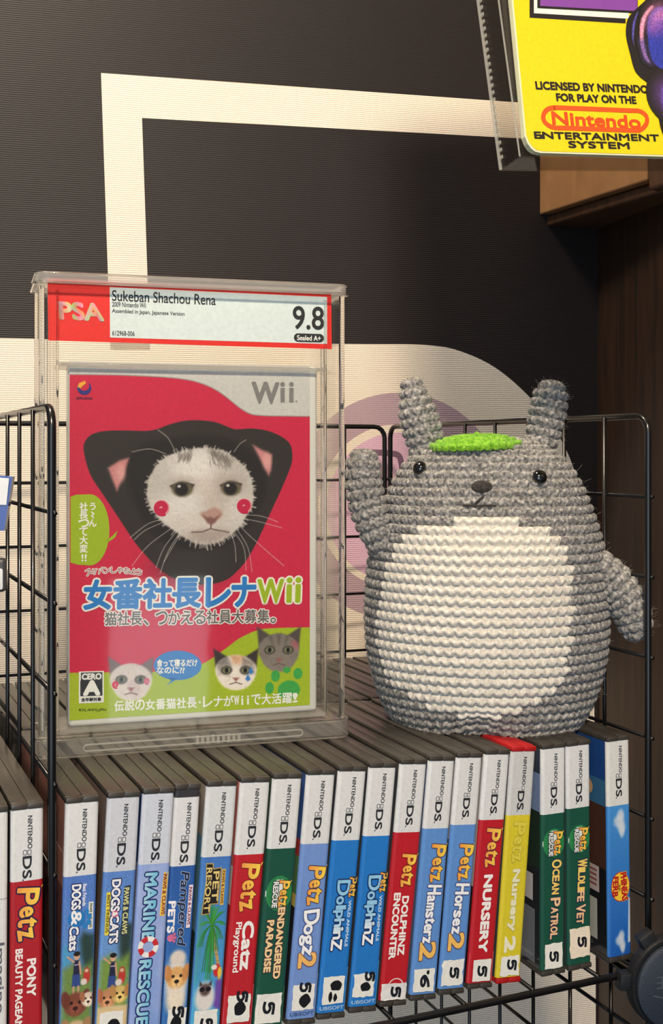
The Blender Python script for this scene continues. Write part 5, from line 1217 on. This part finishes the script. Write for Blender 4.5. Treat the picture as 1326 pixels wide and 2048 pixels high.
cl0 = yu(290, 1108)[0] / 1000 - 0.002; vb = outl[-1][1] * 0 + v00 / 1000 - 0.0003
m = MB(); m.box(ul / 1000 - 0.001, 0.2015, 0.0034, 0.0042, vb, top + 0.001, 0.0002); m.box(ul / 1000 - 0.0016, ul / 1000 - 0.001, 0.0034, 0.020, vb, top + 0.001, 0.0002); m.box(0.2015, 0.2021, 0.0034, 0.020, vb, top + 0.001, 0.0002); m.box(ul / 1000 - 0.0016, 0.2021, 0.0195, 0.020, vb, top + 0.001, 0.0002); m.box(ul / 1000 - 0.0016, 0.2021, 0.0034, 0.020, vb - 0.0006, vb, 0.0002)
m.build('clamshell', CLM, yb)
m = MB(); x = ul / 1000 - 0.0016
m.tube([(x, 0.020, vb), (x, 0.020, top)], 0.0008, 6); m.tube([(x, 0.0034, vb), (x, 0.0034, top)], 0.0004, 6)
for k in range(60): m.box(x - 0.0006, x, 0.0165, 0.0185, vb + 0.004 + 0.0032 * k, vb + 0.0055 + 0.0032 * k, 0.0003)
m.build('clamshell_seam', rim_clear('clear_seam_plastic', (0.9, 0.9, 0.86), 0.4), yb)

# ------------------------------------------------------------------ round wire connector, lower right
cn = at(1356, 1974, 0.628); cq = math.radians(14)
con = empty('wire_connector', cn, (0, 0, cq)); tag(con, 'round black plastic wire panel connector at the lower right corner', 'connector')
BLKP = mat('black_grained_plastic', (22, 24, 28), 0.5, noise=0.3, nscale=900, bump=0.35, bscale=1800)
DISC = mat('blue_black_grained_plastic', (40, 48, 62), 0.5, noise=0.35, nscale=1400, bump=0.4, bscale=2200)
R = 0.0222
MB().lathe([(R * 0.9, 0.0), (R, 0.0012), (R, 0.003), (R * 0.96, 0.004)], 64).build('face_disc', DISC, con, angle=30)
MB().lathe([(R * 1.07, 0.0042), (R * 1.1, 0.006), (R * 1.1, 0.011), (R * 0.9, 0.0125)], 64).build('back_ring', BLKP, con, angle=30)
for a in (5, 60, 185, 240):
    M_ = Matrix.Rotation(math.radians(a), 4, 'Y'); MB().box(R * 0.8, R * 1.34, 0.0060, 0.0135, -0.0045, 0.0045, 0.0008, 2, M_).build('clip_arm', BLKP, con, angle=30)
p = Print(lambda u, v, l: Vector((u, -0.0001 - l * 2, v)))
p.text('HOME', 0.5, 3.4, 26, 6.6, (70, 78, 92), 1, 0.1, 180); p.stroke([(-14.5, -3.0), (-8.5, -4.8), (-4, -1.6), (4, -1.6), (8.5, -4.8), (14.5, -3.0)], 0.5, (92, 98, 108), 1)
p.build('embossed_lettering', ink('embossed_plastic', 0.5), con)

# ------------------------------------------------------------------ plastic clips hooked on the left wire panel
Bm = mat('blue_plastic', (28, 62, 150), 0.3, coat=0.5); Wm = mat('white_plastic', (224, 226, 228), 0.35, coat=0.3); Gm = mat('grey_plastic', (70, 72, 76), 0.4)
cl = empty('plastic_holder', at(-30, 1000, 0.545), (0, 0, math.radians(8))); tag(cl, 'blue plastic holder with a white front at the left picture edge', 'label holder')
MB().prism([(-0.02, -0.014), (0.0085, -0.014), (0.0122, 0.0105), (-0.02, 0.0135)], 0.0, 0.009).build('holder_body', Bm, cl)
MB().prism([(-0.02, -0.0015), (0.0096, -0.0022), (0.0108, 0.0098), (-0.02, 0.0125)], -0.0012, -0.0001).build('front_plate', Wm, cl)
cg = empty('plastic_clip', at(-22, 1150, 0.545), (0, 0, math.radians(8))); tag(cg, 'grey and white plastic clip below the blue holder at the left edge', 'clip')
MB().box(-0.015, 0.0074, 0, 0.006, -0.008, 0.0075, 0.0018, 3).build('clip_body', Gm, cg, angle=40)
MB().box(-0.0148, 0.0062, -0.001, -0.0001, -0.0066, 0.0030, 0.0008, 2).build('clip_plate', Wm, cg, angle=40)
